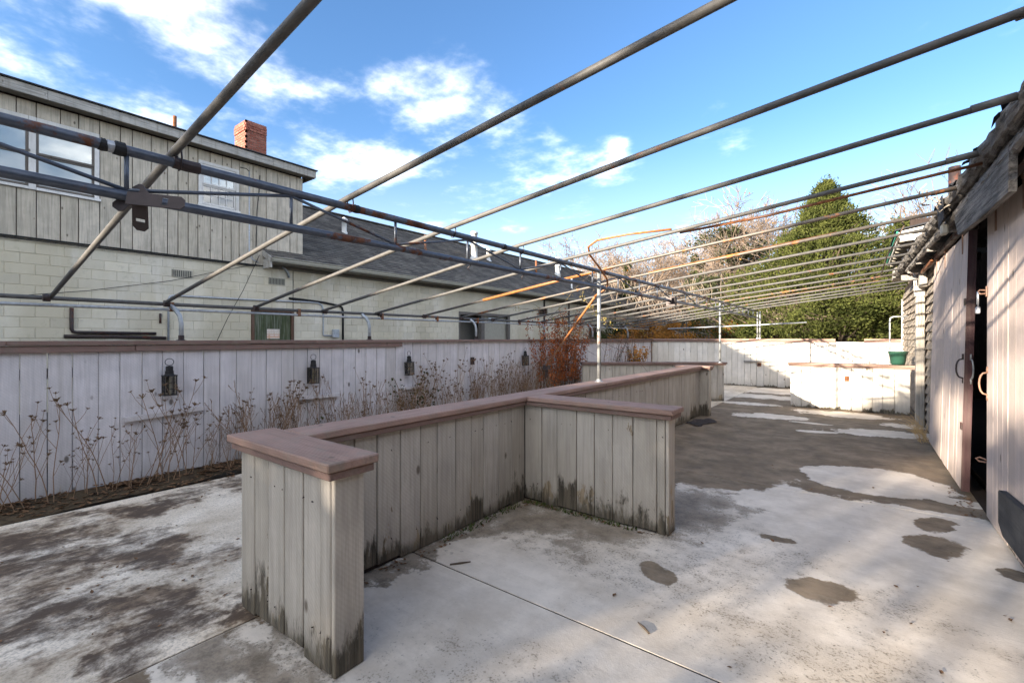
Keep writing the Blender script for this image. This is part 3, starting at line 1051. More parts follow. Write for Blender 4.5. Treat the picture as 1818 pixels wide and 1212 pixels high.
# wrapped tape and rust sleeve on the top chord
for y0, y1, mt, r0 in ((0.455, 0.475, 'black_rubber', 0.0255), (0.50, 0.535, 'black_rubber', 0.0285), (0.475, 0.50, 'galvanised', 0.024), (0.70, 0.80, 'rust_dark', 0.026),
                       (1.60, 1.63, 'black_rubber', 0.025), (3.02, 3.05, 'black_rubber', 0.025)):
    m_ = MB()
    m_.tube([(XT, y0, TZ1), (XT, (y0 + y1) / 2, TZ1 - 0.002), (XT, y1, TZ1)], r0, 12)
    m_.build('wrap', MAT[mt], FR)
# bolted cross bracket hanging under the bottom chord
br = bpy.data.objects.new('cross_bracket', None)
COL.objects.link(br)
br.parent = FR
br.location = (0.0, 0.60 - 4.7, TZ0 - 0.012)


def strap(p0, p1, wd, nr, slot=True, mt='rust_dark'):
    """flat steel strap with rounded end and an open slot"""
    p0, p1, nr = Vector(p0), Vector(p1), Vector(nr)
    d = (p1 - p0).normalized()
    s = d.cross(nr).normalized()
    nr = s.cross(d).normalized()
    L = (p1 - p0).length
    outl = [p0 - s * wd, p0 + d * (L - wd * 0.5) - s * wd, p0 + d * L - s * wd * 0.55, p0 + d * L + s * wd * 0.55, p0 + d * (L - wd * 0.5) + s * wd, p0 + s * wd]
    mb = MB()
    if slot:
        # two side strips, a root and a tip leave the slot open
        a, b = L * 0.60, L * 0.70
        q = lambda u_, v_: p0 + d * u_ + s * v_
        for poly in ([q(0, -wd), q(a, -wd), q(a, wd), q(0, wd)], [q(a, -wd), q(b, -wd), q(b, -wd * 0.62), q(a, -wd * 0.62)], [q(a, wd * 0.62), q(b, wd * 0.62), q(b, wd), q(a, wd)],
                     [q(b, -wd), q(L - wd * 0.5, -wd), q(L, -wd * 0.5), q(L, wd * 0.5), q(L - wd * 0.5, wd), q(b, wd)]):
            mb.prism(poly, nr * 0.005)
    else:
        mb.prism(outl, nr * 0.005)
    return mb


for nm, p0, p1, wd, nr, sl in (
        ('strap', (-2.375, 0.535, 1.968), (-2.27, 0.705, 1.965), 0.030, (0.7, -0.7, 0.35), True),
        ('strap', (-2.36, 0.575, 1.965), (-2.405, 0.590, 1.850), 0.030, (0.75, -0.75, 0.1), True),
        ('strap', (-2.40, 0.555, 1.985), (-2.42, 0.510, 1.925), 0.024, (0.8, -0.6, 0.1), False),
        ('strap', (-2.37, 0.60, 1.97), (-2.41, 0.575, 2.035), 0.024, (0.75, -0.75, 0.2), False)):
    strap(p0, p1, wd, nr, sl).build(nm, MAT['rust_dark'], br)
# the second, far bracket
m_ = MB()
m_.box(-2.44, -2.36, 7.20, 7.46, 1.945, 2.03)
m_.box(-2.47, -2.33, 7.28, 7.36, 1.91, 2.05)
m_.build('splice_bracket', MAT['rust_dark'], FR)
# hooks
for y in (2.62, 3.32):
    m_ = MB()
    m_.tube([(XT + 0.012 * math.sin(a * 1.2), y + 0.012 * math.cos(a * 1.2) - 0.012, TZ0 - 0.022 - 0.008 * a) for a in range(6)], 0.0035, 6)
    m_.build('hook', MAT['rust_dark'], FR)
# rusty conduit: follows a rafter, bends down through the truss and hangs to the vine
m_ = MB()
m_.tube([(0.62, 4.20, raf_z(0.62) - 0.05), (-0.6, 4.17, raf_z(-0.6) - 0.05), (-1.3, 4.2, raf_z(-1.3) + 0.0)], 0.011, 8)
m_.build('rusty_conduit', MAT['rust'], FR, smooth=True)
m_ = MB()
pts = [(-1.35, 4.12, 2.37), (-1.75, 4.10, 2.375), (-2.08, 4.12, 2.365), (-2.22, 4.20, 2.33), (-2.26, 4.30, 2.27), (-2.33, 4.70, 2.17), (-2.36, 4.93, 2.08), (-2.38, 4.98, 2.02), (-2.40, 4.95, 1.97), (-2.55, 4.98, 1.90)]
m_.tube(pts, 0.011, 8)
m_.build('rusty_conduit', MAT['rust_orange'], FR, smooth=True)
m_ = MB()
m_.tube([(-2.53, 4.98, 1.91), (-4.45, 6.83, 0.90)], 0.014, 8)
o = m_.build('rusty_rod', MAT['rust_orange'], FR, smooth=True)
m_ = MB()
m_.box(-4.50, -4.40, 6.80, 6.90, 0.84, 0.92)
m_.bar((-4.44, 6.84, 0.88), (-4.47, 6.88, 0.70), 0.05, 0.012)
m_.build('end_bracket', MAT['rust_dark'], o)
# rust run on one rafter and thin far rail
for y, xa, xb in ((4.97, -4.3, -2.2), (5.82, -2.2, -0.2), (11.79, -1.9, 0.3), (10.1, -4.0, -2.2)):
    m_ = MB()
    m_.tube([(xa, y, raf_z(xa) + 0.004), ((xa + xb) / 2, y, raf_z((xa + xb) / 2) + 0.004), (xb, y, raf_z(xb) + 0.003)], 0.0177, 10)
    m_.build('rust_run', MAT['rust_orange'], FR, smooth=True)
m_ = MB()
m_.tube([(-5.0, 14.9, 1.70), (-2.4, 14.9, 1.78), (-1.2, 14.9, 1.83)], 0.018, 8)
m_.build('end_rail', MAT['galvanised'], FR, smooth=True)

# ------------------------------------------------------------------ long block building on the left
BX = -12.5
BD = thing('block_building', 'long cream block building with board sided upper storey and dark shingle roof', 'building', (BX, 12.0, 0))


def bpart(mb, name, mt, parent=BD, smooth=False):
    return mb.build(name, MAT[mt], parent, smooth)


YE = 30.9
m_ = MB()
# core of the walls, left open where doors and the loading bay stand
m_.box(-21.5, BX - 0.009, -27.0, 5.33, -0.05, 3.28)
m_.box(-21.5, BX - 0.35, 5.33, 6.45, -0.05, 3.28)
m_.box(-21.5, BX - 0.009, 5.33, 6.45, 2.17, 3.28)
m_.box(-21.5, BX - 0.009, 6.45, 12.98, -0.05, 3.60)
m_.box(-21.5, BX - 0.9, 12.98, 16.26, -0.05, 3.60)
m_.box(-21.5, BX - 0.009, 12.98, 16.26, 2.44, 3.60)
m_.box(-21.5, BX - 0.009, 16.26, YE, -0.05, 3.60)
bpart(m_, 'wall_core', 'block_paint')
rb = random.Random(8)
stuff = MB()
for row in range(12):
    z0 = 1.20 + row * 0.2
    z1 = min(z0 + 0.1955, 3.60)
    y = 0.45 + (0.2 if row % 2 else 0.0)
    while y < YE - 0.05:
        a, b = y, min(y + 0.3955, YE)
        y += 0.4
        topz = 3.275 if a < 5.5 else 3.55
        zz1 = min(z1, topz)
        if zz1 - z0 < 0.04:
            continue
        skip = False
        for (da, db, dz) in ((5.33, 6.45, 2.17), (12.98, 16.26, 2.44)):
            if z0 < dz - 0.02:
                if a >= da - 0.06 and b <= db + 0.06:
                    skip = True
                elif a < da < b:
                    b = da
                elif a < db < b:
                    a = db
        if skip or b - a < 0.05:
            continue
        fx = BX + rb.uniform(-0.0025, 0.0025)
        if b < 12.2 and row < 11:
            mb = MB()
            mb.cbox(BX - 0.03, fx, a, b, z0, zz1, 0.006)
            bpart(mb, 'block', 'block_paint')
        else:
            stuff.box(BX - 0.03, fx, a, b, z0, zz1)
tag(bpart(stuff, 'far_blocks', 'block_paint'), kind='stuff')
# upper storey
m_ = MB()
m_.box(-21.0, BX + 0.0, -26.5, 6.66, 3.30, 5.90)
bpart(m_, 'upper_wall', 'interior_wood')
m_ = MB()
m_.box(BX + 0.002, BX + 0.03, -26.5, 0.30, 3.30, 5.86)
bpart(m_, 'plain_siding', 'siding')
rb = random.Random(21)
y = 0.31
wins = [(0.30, 2.372, 4.19, 5.58), (4.128, 5.032, 4.52, 5.62)]
while y < 6.66:
    wd = rb.choice((0.20, 0.26, 0.30, 0.33))
    yb = min(y + wd, 6.69)
    if 6.69 - yb < 0.1:
        yb = 6.69
    segs = [(3.30, 5.86)]
    for (wa, wb, wz0, wz1) in wins:
        if y < wa - 0.05 < yb:
            yb = wa
        if y < wb - 0.01 < yb and y >= wa - 0.01:
            yb = wb
    for (wa, wb, wz0, wz1) in wins:
        if y < wb - 0.01 and yb > wa + 0.01:
            segs = [(3.30, wz0), (wz1, 5.86)]
    for (za, zb) in segs:
        mb = MB()
        mb.cbox(BX + 0.002, BX + 0.036 + rb.uniform(-0.006, 0.006), y + 0.007, yb - 0.007, za, zb, 0.004)
        bpart(mb, 'board', 'siding')
    y = yb
m_ = MB()
m_.box(BX + 0.003, BX + 0.055, 0.0, 5.55, 3.275, 3.299)
m_.tube([(BX + 0.05, -1, 3.25), (BX + 0.05, 2, 3.245), (BX + 0.05, 5.4, 3.255)], 0.010, 6)
bpart(m_, 'drip_strip', 'black_rubber')
# eave of the upper storey
for a, b in ((-26.5, 1.58), (1.583, 5.75), (5.753, 6.93)):
    m_ = MB()
    m_.cbox(-12.235, -12.20, a, b, 5.885, 6.075, 0.006)
    bpart(m_, 'fascia_board', 'siding_fascia')
m_ = MB()
m_.box(-12.455, -12.237, -26.5, 6.90, 5.89, 5.91)
bpart(m_, 'soffit', 'soffit')
m_ = MB()
m_.box(-12.9, -12.237, 6.895, 6.93, 5.885, 6.07)
bpart(m_, 'fascia_return', 'siding_fascia')
m_ = MB()
m_.add([(-12.16, -26.6, 6.078), (-12.16, 6.96, 6.078), (-21.6, 6.96, 6.40), (-21.6, -26.6, 6.40), (-12.16, -26.6, 6.105), (-12.16, 6.96, 6.105), (-21.6, 6.96, 6.43), (-21.6, -26.6, 6.43)],
       [(3, 2, 1, 0), (4, 5, 6, 7), (0, 1, 5, 4), (1, 2, 6, 5), (2, 3, 7, 6), (3, 0, 4, 7)])
UR = bpart(m_, 'upper_roof', 'felt')
# chimney of real bricks on the upper roof
CHx0, CHx1, CHy0, CHy1, CHt = -14.72, -14.0, 5.82, 6.40, 7.64
m_ = MB()
m_.box(CHx0 + 0.012, CHx1 - 0.012, CHy0 + 0.012, CHy1 - 0.012, 6.1, CHt - 0.01)
CH = bpart(m_, 'chimney', 'mortar', BD)
rb = random.Random(4)
bn = 0
zc = 6.10
row = 0
while zc < CHt - 0.03:
    ex = 0.022 if CHt - 0.33 < zc < CHt - 0.10 else 0.0
    L = 0.20
    sh = 0.1 if row % 2 else 0.0
    for face in ('y', 'x'):
        a0, a1 = (CHx0, CHx1) if face == 'y' else (CHy0, CHy1)
        a = a0 - sh
        while a < a1 - 0.01:
            b0, b1 = max(a, a0), min(a + L - 0.012, a1)
            a += L
            if b1 - b0 < 0.03:
                continue
            mb = MB()
            if face == 'y':
                mb.box(b0, b1, CHy0 - ex, CHy0 + 0.05, zc, zc + 0.062)
            else:
                mb.box(CHx1 - 0.05, CHx1 + ex, b0, b1, zc, zc + 0.062)
            mb.build('brick', MAT['brick_red'], CH)
    zc += 0.074
    row += 1
m_ = MB()
m_.box(CHx0 + 0.1, CHx1 - 0.12, CHy0 + 0.1, CHy1 - 0.1, CHt - 0.02, CHt + 0.04)
m_.build('crown', MAT['mortar'], CH)
m_ = MB()
m_.tube([(-14.0, 4.12, 6.1), (-14.0, 4.12, 7.08)], 0.045, 10)
bpart(m_, 'vent_pipe', 'rust', smooth=True)


def window(name, y0, y1, z0, z1, cols, rows_top, frame_mt, sash_mt, blind_lower, fl=True, fr=True):
    """double hung window in the upper wall"""
    o = bpy.data.objects.new(name, None)
    COL.objects.link(o)
    o.parent = BD
    o.location = (0, y0 - 12.0, z0)
    f = 0.075
    x = BX
    for (a, b, c, d) in ([(y0 - f, y0, z0 - 0.02, z1)] if fl else []) + ([(y1, y1 + f, z0 - 0.02, z1)] if fr else []) + [(y0 - (f if fl else 0.0), y1 + (f if fr else 0.0), z1 + 0.002, z1 + f)]:
        mb = MB()
        mb.cbox(x + 0.003, x + 0.06, a + 0.001, b - 0.001, c, d - 0.001, 0.003)
        mb.build('frame', MAT[frame_mt], o)
    mb = MB()
    mb.cbox(x + 0.003, x + 0.085, y0 - (f + 0.02 if fl else 0.0), y1 + (f + 0.02 if fr else 0.0), z0 - 0.075, z0 - 0.022, 0.004)
    mb.build('sill', MAT[frame_mt], o)
    zm = (z0 + z1) / 2
    s = 0.038
    for nm, (a, b), xo in (('upper_sash', (zm, z1), 0.042), ('lower_sash', (z0, zm), 0.022)):
        mb = MB()
        mb.box(x + xo - 0.016, x + xo, y0 + 0.002, y0 + s, a, b)
        mb.box(x + xo - 0.016, x + xo, y1 - s, y1 - 0.002, a, b)
        mb.box(x + xo - 0.017, x + xo + 0.002, y0 + 0.003, y1 - 0.003, a, a + s)
        mb.box(x + xo - 0.017, x + xo + 0.002, y0 + 0.003, y1 - 0.003, b - s, b)
        for i in range(1, cols):
            yc = lerp(y0 + s, y1 - s, i / cols)
            mb.box(x + xo - 0.010, x + xo - 0.004, yc - 0.008, yc + 0.008, a + s, b - s)
        for i in range(1, rows_top):
            zc_ = lerp(a + s, b - s, i / rows_top)
            mb.box(x + xo - 0.0105, x + xo - 0.0035, y0 + s, y1 - s, zc_ - 0.008, zc_ + 0.008)
        mb.build(nm, MAT[sash_mt], o)
        mb = MB()
        mb.box(x + xo - 0.022, x + xo - 0.018, y0 + 0.01, y1 - 0.01, a + 0.01, b - 0.01)
        mb.build('pane', MAT['glass'], o)
    mb = MB()
    mb.box(x + 0.0015, x + 0.0025, y0 + 0.005, y1 - 0.005, (zm if blind_lower else z0) + 0.005, z1)
    mb.build('blind', MAT['curtain'], o)
    if blind_lower:
        mb = MB()
        mb.box(x + 0.0012, x + 0.0022, y0 + 0.005, y1 - 0.005, z0, zm)
        mb.build('dark_room', MAT['window_dark'], o)
    return o


window('window', 0.43, 1.355, 4.27, 5.50, 1, 1, 'window_white', 'window_dark', False, fr=False)
window('window', 1.455, 2.29, 4.27, 5.50, 1, 1, 'window_white', 'window_dark', False, fl=False)
m_ = MB()
m_.cbox(BX + 0.003, BX + 0.066, 1.357, 1.453, 4.2, 5.574, 0.004)
bpart(m_, 'mullion', 'window_white')
window('window', 4.21, 4.95, 4.60, 5.54, 4, 2, 'window_white', 'window_white', True)
# main roof
EX, EZ, RX, RZ = -12.05, 3.48, -17.0, 6.41
m_ = MB()
m_.add([(EX, 5.62, EZ), (EX, YE + 0.7, EZ), (RX, YE + 0.7, RZ), (RX, 5.62, RZ), (-21.9, YE + 0.7, EZ), (-21.9, 5.62, EZ)], [(0, 1, 2, 3), (3, 2, 4, 5)])
m_.add([(EX, 5.62, EZ - 0.04), (EX, YE + 0.7, EZ - 0.04), (RX, YE + 0.7, RZ - 0.04), (RX, 5.62, RZ - 0.04), (-21.9, YE + 0.7, EZ - 0.04), (-21.9, 5.62, EZ - 0.04)], [(3, 2, 1, 0), (5, 4, 2, 3)])
# each course is a shallow step
crs = 36
sl = Vector((RX - EX, 0, RZ - EZ))
nrm = Vector((-(RZ - EZ), 0, RX - EX)).normalized()
if nrm.z < 0:
    nrm = -nrm
for i in range(crs):
    a = Vector((EX, 0, EZ)) + sl * (i / crs)
    b = Vector((EX, 0, EZ)) + sl * ((i + 1) / crs)
    aa, bb = a + nrm * 0.016, b + nrm * 0.003
    m_.add([(a.x, 5.60, a.z), (a.x, YE + 0.72, a.z), (aa.x, YE + 0.72, aa.z), (aa.x, 5.60, aa.z), (bb.x, YE + 0.72, bb.z), (bb.x, 5.60, bb.z)], [(0, 1, 2, 3), (3, 2, 4, 5)])
RF = bpart(m_, 'shingle_roof', 'roof_shingle')
m_ = MB()
m_.bar((RX, 5.6, RZ + 0.03), (RX, YE + 0.72, RZ + 0.03), 0.22, 0.04)
m_.build('ridge_cap', MAT['roof_shingle'], RF)
m_ = MB()
m_.prism([(BX - 0.01, YE - 0.02, 3.2), (-21.4, YE - 0.02, 3.2), (-21.4, YE - 0.02, 3.55), (RX, YE - 0.02, RZ - 0.1), (BX - 0.01, YE - 0.02, 3.62)], (0, 0.03, 0))
bpart(m_, 'gable_wall', 'block_paint')
m_ = MB()
m_.bar((EX + 0.02, 5.60, EZ - 0.06), (BX - 0.05, 5.60, EZ + 0.20), 0.03, 0.13)
m_.box(BX + 0.01, EX - 0.02, 5.62, 5.66, 3.22, 3.46)
bpart(m_, 'rake_board', 'siding_fascia')
# gutter: a K profile trough
prof = [(0.0, 0.0), (0.075, 0.0), (0.10, 0.05), (0.10, 0.085), (0.125, 0.105), (0.125, 0.118), (0.112, 0.118), (0.088, 0.09), (0.085, 0.055), (0.068, 0.012), (0.012, 0.012), (0.012, 0.118), (0.0, 0.118)]
m_ = MB()
m_.prism([(EX - 0.02 + a, 5.64, EZ - 0.115 + b) for a, b in prof], (0, YE + 0.6 - 5.64, 0))
bpart(m_, 'gutter', 'gutter_paint')
m_ = MB()
m_.box(BX - 0.02, EX - 0.022, 5.66, YE + 0.6, 3.335, 3.36)
m_.box(EX - 0.045, EX - 0.022, 5.66, YE + 0.6, 3.36, 3.47)
m_.box(BX - 0.01, BX + 0.05, 5.66, YE + 0.4, 3.25, 3.334)
bpart(m_, 'eave_boards', 'soffit')
# roof vents
k = (RZ - EZ) / (EX - RX)


def on_roof(x):
    return EZ + k * (EX - x)


for nm, x, y, r0, hh, mt in (('roof_vent', -15.06, 9.64, 0.085, 0.55, 'vent_white'), ('vent_pipe', -15.01, 13.52, 0.055, 0.62, 'rust'), ('flue', -14.9, 16.55, 0.15, 1.35, 'vent_white'),
                             ('roof_vent', -15.33, 18.11, 0.10, 0.62, 'vent_white'), ('vent_pipe', -14.91, 21.87, 0.06, 0.7, 'rust'), ('flue', -15.18, 24.66, 0.15, 1.1, 'vent_white'), ('vent_pipe', -13.43, 23.36, 0.05, 0.6, 'vent_white')):
    z = on_roof(x)
    m_ = MB()
    if nm == 'roof_vent':
        m_.lathe([(r0 * 1.8, -0.10), (r0, 0.06), (r0, hh * 0.72), (r0 * 1.5, hh * 0.74), (r0 * 1.5, hh * 0.86), (r0 * 0.5, hh), (0.001, hh)], (x, y, z), 14)
    elif nm == 'flue':
        m_.lathe([(r0 * 1.5, -0.12), (r0 * 1.5, 0.06), (r0 * 1.05, 0.18), (r0, 0.2), (r0, hh * 0.5), (r0 * 1.12, hh * 0.5), (r0 * 1.12, hh * 0.56), (r0, hh * 0.56), (r0, hh - 0.1), (r0 * 1.2, hh - 0.1), (r0 * 1.2, hh), (0.001, hh)], (x, y, z), 16)
    else:
        m_.lathe([(r0 * 2, -0.08), (r0, 0.06), (r0, hh), (r0 * 0.8, hh), (r0 * 0.8, hh - 0.1)], (x, y, z), 12)
    m_.build(nm, MAT[mt], RF, True)


# wall vents
for (ya, yb, za, zb) in ((3.62, 4.02, 2.80, 2.97), (5.77, 6.20, 2.83, 3.01)):
    m_ = MB()
    m_.box(BX + 0.001, BX + 0.006, ya, yb, za, zb)
    v0 = bpart(m_, 'wall_vent', 'black_metal')
    m_ = MB()
    for i in range(11):
        yc = lerp(ya + 0.02, yb - 0.02, i / 10)
        m_.box(BX + 0.007, BX + 0.020, yc - 0.008, yc + 0.008, za + 0.012, zb - 0.012)
    m_.box(BX + 0.0065, BX + 0.018, ya, yb, za, za + 0.012)
    m_.box(BX + 0.0065, BX + 0.018, ya, yb, zb - 0.012, zb)
    m_.build('grille', MAT['gutter_paint'], v0)

# green door, half hidden by the fence
DR = bpy.data.objects.new('green_door', None)
COL.objects.link(DR)
DR.parent = BD
DR.location = (0, 5.9 - 12.0, 0)
for i in range(4):
    mb = MB()
    a = 5.41 + i * 0.238
    mb.cbox(BX - 0.05, BX - 0.015, a + 0.002, a + 0.236, 0.02, 2.09, 0.003)
    mb.build('panel', MAT['green_door'], DR)
mb = MB()
mb.box(BX - 0.06, BX + 0.02, 5.335, 5.405, 0.0, 2.165)
mb.box(BX - 0.06, BX + 0.02, 6.375, 6.445, 0.0, 2.165)
mb.box(BX - 0.06, BX + 0.022, 5.34, 6.44, 2.095, 2.16)
mb.build('frame', MAT['brown_frame'], DR)
mb = MB()
mb.box(BX - 0.013, BX - 0.008, 5.73, 6.06, 1.385, 1.64)
mb.build('notice', MAT['notice_print'], DR)
# loading bay door beyond
LD = bpy.data.objects.new('bay_door', None)
COL.objects.link(LD)
LD.parent = BD
LD.location = (0, 14.6 - 12.0, 0)
mb = MB()
mb.box(BX - 0.86, BX - 0.80, 12.98, 16.26, 0.0, 2.44)
mb.build('door_leaf', MAT['soffit'], LD)
mb = MB()
mb.box(BX - 0.10, BX + 0.01, 12.985, 13.06, 0.0, 2.44)
mb.box(BX - 0.20, BX - 0.02, 14.35, 14.55, 0.0, 2.38)
mb.box(BX - 0.10, BX + 0.012, 16.12, 16.255, 0.0, 2.435)
mb.box(BX - 0.10, BX + 0.011, 13.06, 16.12, 2.33, 2.43)
mb.build('frame', MAT['window_dark'], LD)
mb = MB()
mb.box(BX - 0.14, BX - 0.10, 14.9, 15.5, 2.12, 2.28)
mb.build('transom', MAT['curtain'], LD)
mb = MB()
mb.box(BX - 0.16, BX - 0.14, 14.56, 16.12, 0.0, 2.33)
mb.build('grey_shutter', MAT['gutter_paint'], LD)
# far small windows
for ya, yb, za, zb in ((18.5, 19.3, 2.52, 2.90), (23.7, 24.6, 1.35, 2.22)):
    m_ = MB()
    m_.box(BX + 0.001, BX + 0.03, ya, yb, za, zb)
    v0 = bpart(m_, 'window', 'window_dark')
    m_ = MB()
    m_.box(BX + 0.031, BX + 0.034, ya + 0.06, yb - 0.06, za + 0.06, zb - 0.06)
    m_.build('pane', MAT['glass'], v0)
# conduits, pipes and wires on the wall
WX = BX + 0.03


def wall_pipe(name, pts, r0, mt, sm=True):
    mb = MB()
    mb.tube([(WX + (p[2] if len(p) > 2 else 0), p[0], p[1]) for p in pts], r0, 8)
    return bpart(mb, name, mt, smooth=sm)


wall_pipe('conduit', [(3.55, 1.30), (3.55, 2.28), (3.58, 2.35), (3.66, 2.37), (5.0, 2.38), (6.9, 2.42), (7.15, 2.41), (7.26, 2.35), (7.30, 2.22), (7.30, 1.50), (7.33, 1.475), (7.60, 1.475)], 0.021, 'conduit')
m_ = MB()
m_.cbox(WX - 0.02, WX + 0.07, 7.58, 7.78, 1.42, 1.66, 0.01)
v0 = bpart(m_, 'switch_box', 'conduit')
m_ = MB()
m_.cbox(WX + 0.071, WX + 0.085, 7.60, 7.76, 1.53, 1.64, 0.004)
m_.build('cover', MAT['galvanised'], v0)
wall_pipe('drain_pipe', [(6.30, 2.49), (6.60, 2.48), (7.3, 2.44), (7.80, 2.37), (7.91, 2.32), (7.94, 2.22), (7.94, 1.2)], 0.030, 'black_rubber')
wall_pipe('rusty_pipe', [(1.95, 2.00), (1.95, 1.58), (1.97, 1.53), (2.02, 1.515), (3.32, 1.50)], 0.032, 'rust_dark')
wall_pipe('rusty_pipe', [(1.84, 1.435), (2.6, 1.43), (3.50, 1.40)], 0.036, 'rust_dark')
wall_pipe('conduit', [(5.27, 5.66), (5.27, 3.62), (5.29, 3.52), (5.36, 3.42), (5.5, 3.36)], 0.018, 'conduit')
wall_pipe('cable', [(5.05, 5.70), (5.20, 5.71), (5.27, 5.66)], 0.012, 'black_rubber')
wall_pipe('cable', [(5.52, 5.62, 0.03), (5.50, 5.2, 0.03), (5.45, 4.7, 0.03), (5.44, 4.2, 0.03), (5.42, 3.75, 0.04)], 0.010, 'black_rubber')
wall_pipe('cable', [(5.50, 3.55, 0.05), (5.10, 2.6, 0.06), (4.75, 1.9, 0.06), (4.50, 1.30, 0.05)], 0.007, 'black_rubber')
wall_pipe('cable', [(1.25, 2.19, 0.02), (2.2, 2.36, 0.02), (3.6, 2.70, 0.02), (5.3, 3.27, 0.02)], 0.006, 'black_rubber')
wall_pipe('elbow_pipe', [(6.10, 3.31), (6.18, 3.28), (6.27, 3.18), (6.30, 3.05)], 0.035, 'galvanised')
wall_pipe('bracket', [(3.40, 1.95), (3.40, 1.73)], 0.022, 'rust_dark')
for y in (19.0, 21.4, 24.9, 27.2, 29.2):
    wall_pipe('downspout', [(y, 3.3), (y, 0.2)], 0.045, 'rust_dark' if y < 22 else 'black_rubber')
m_ = MB()
m_.box(BX + 0.0025, BX + 0.006, 6.415, 6.432, 2.2, 3.26)
bpart(m_, 'crack_filler', 'black_rubber')

# ------------------------------------------------------------------ shingled shed on the right
SX = 0.80
SH = thing('barn_shed', 'weathered shingled shed with pink sliding barn doors and torn charred eave', 'shed', (SX, 7.0, 0))


def spart(mb, name, mt, parent=SH, smooth=False):
    return mb.build(name, MAT[mt], parent, smooth)


m_ = MB()
m_.box(SX + 0.05, SX + 0.14, 7.55, 14.95, 0.0, 2.62)
m_.box(SX + 0.05, SX + 0.14, -4.0, 2.2, 0.0, 2.62)
m_.box(SX + 0.05, SX + 0.14, 2.2, 7.55, 2.36, 2.62)
m_.box(4.9, 5.0, -4.0, 14.95, 0.0, 2.62)
m_.box(SX + 0.14, 4.9, 14.85, 14.95, 0.0, 4.3)
m_.box(SX + 0.14, 4.9, -4.0, -3.9, 0.0, 4.3)
m_.box(SX + 0.14, 4.9, -3.9, 14.85, -0.06, 0.012)
spart(m_, 'wall_frame', 'interior_wood')
m_ = MB()
m_.add([(0.77, -4.2, 2.65), (0.50, 12.0, 2.65), (4.0, 12.0, 4.2), (4.0, -4.2, 4.2), (0.77, -4.2, 2.60), (0.50, 12.0, 2.60), (4.0, 12.0, 4.14), (4.0, -4.2, 4.14)],
       [(0, 1, 2, 3), (7, 6, 5, 4), (0, 4, 5, 1), (1, 5, 6, 2), (2, 6, 7, 3), (3, 7, 4, 0)])
m_.add([(4.0, -4.2, 4.2), (4.0, 12.0, 4.2), (5.4, 12.0, 2.6), (5.4, -4.2, 2.6)], [(0, 1, 2, 3)])
m_.add([(0.9, 12.0, 2.7), (0.9, 15.0, 2.7), (4.0, 15.0, 4.2), (4.0, 12.0, 4.2)], [(0, 1, 2, 3)])
spart(m_, 'roof', 'felt')
# split cedar shingles: rows of separate pieces, butt ends proud
rb = random.Random(17)
stuff = MB()
nsh = 0
row = 0
z = 0.02
while z < 2.42:
    for (ya, yb) in ((7.75, 9.60), (9.82, 14.85)):
        y = ya - rb.uniform(0, 0.08)
        while y < yb - 0.02:
            wd = rb.uniform(0.10, 0.20)
            a, b = max(y, ya), min(y + wd, yb)
            y += wd
            if b - a < 0.03:
                continue
            zb = z + rb.uniform(-0.008, 0.008)
            zt = z + 0.17
            xo = SX - 0.012 - rb.uniform(0, 0.008)
            vs = [(xo, a + 0.002, zb), (xo, b - 0.002, zb), (SX + 0.03, b - 0.002, zt), (SX + 0.03, a + 0.002, zt), (xo + 0.022, a + 0.002, zb), (xo + 0.022, b - 0.002, zb), (SX + 0.046, b - 0.002, zt), (SX + 0.046, a + 0.002, zt)]
            fs = [(0, 1, 2, 3), (7, 6, 5, 4), (0, 4, 5, 1), (1, 5, 6, 2), (2, 6, 7, 3), (3, 7, 4, 0)]
            if y < 11.75 and nsh < 300:
                mb = MB()
                mb.add(vs, fs)
                spart(mb, 'shingle', 'shed_shingle')
                nsh += 1
            else:
                stuff.add(vs, fs)
    z += 0.135
    row += 1
tag(spart(stuff, 'far_shingles', 'shed_shingle'), kind='stuff')
m_ = MB()
m_.cbox(SX - 0.022, SX + 0.04, 14.78, 14.84, 0.0, 2.35, 0.004)
spart(m_, 'corner_board', 'white_paint')
# tall weathered post with cap block and coiled rope
m_ = MB()
m_.cbox(0.68, 0.785, 9.62, 9.80, 0.0, 2.05, 0.006)
spart(m_, 'post', 'old_wood_z')
m_ = MB()
m_.cbox(0.665, 0.79, 9.60, 9.81, 2.052, 2.22, 0.012)
spart(m_, 'post_block', 'old_wood_z')
m_ = MB()
m_.cbox(0.70, 0.79, 9.30, 9.56, 2.18, 2.48, 0.008)
spart(m_, 'bracket_block', 'old_wood_z')
# eave: rough log plate, fascia strip, hanging board, rafter tails
def rough_beam(p0, p1, r0, seed, seg=9, n=40, flat_=1.0):
    rg = random.Random(seed)
    mb = MB()
    vs, fs = [], []
    p0, p1 = Vector(p0), Vector(p1)
    for i in range(n + 1):
        c = p0.lerp(p1, i / n)
        for k_ in range(seg):
            a = 2 * math.pi * k_ / seg
            rr = r0 * (1 + rg.uniform(-0.28, 0.22))
            vs.append((c.x + rr * math.cos(a), c.y + rg.uniform(-0.01, 0.01), c.z + rr * flat_ * math.sin(a)))
    for i in range(n):
        for k_ in range(seg):
            k2 = (k_ + 1) % seg
            fs.append((i * seg + k_, i * seg + k2, (i + 1) * seg + k2, (i + 1) * seg + k_))
    fs.append(tuple(range(seg)))
    fs.append(tuple(n * seg + k_ for k_ in range(seg - 1, -1, -1)))
    mb.add(vs, fs)
    return mb


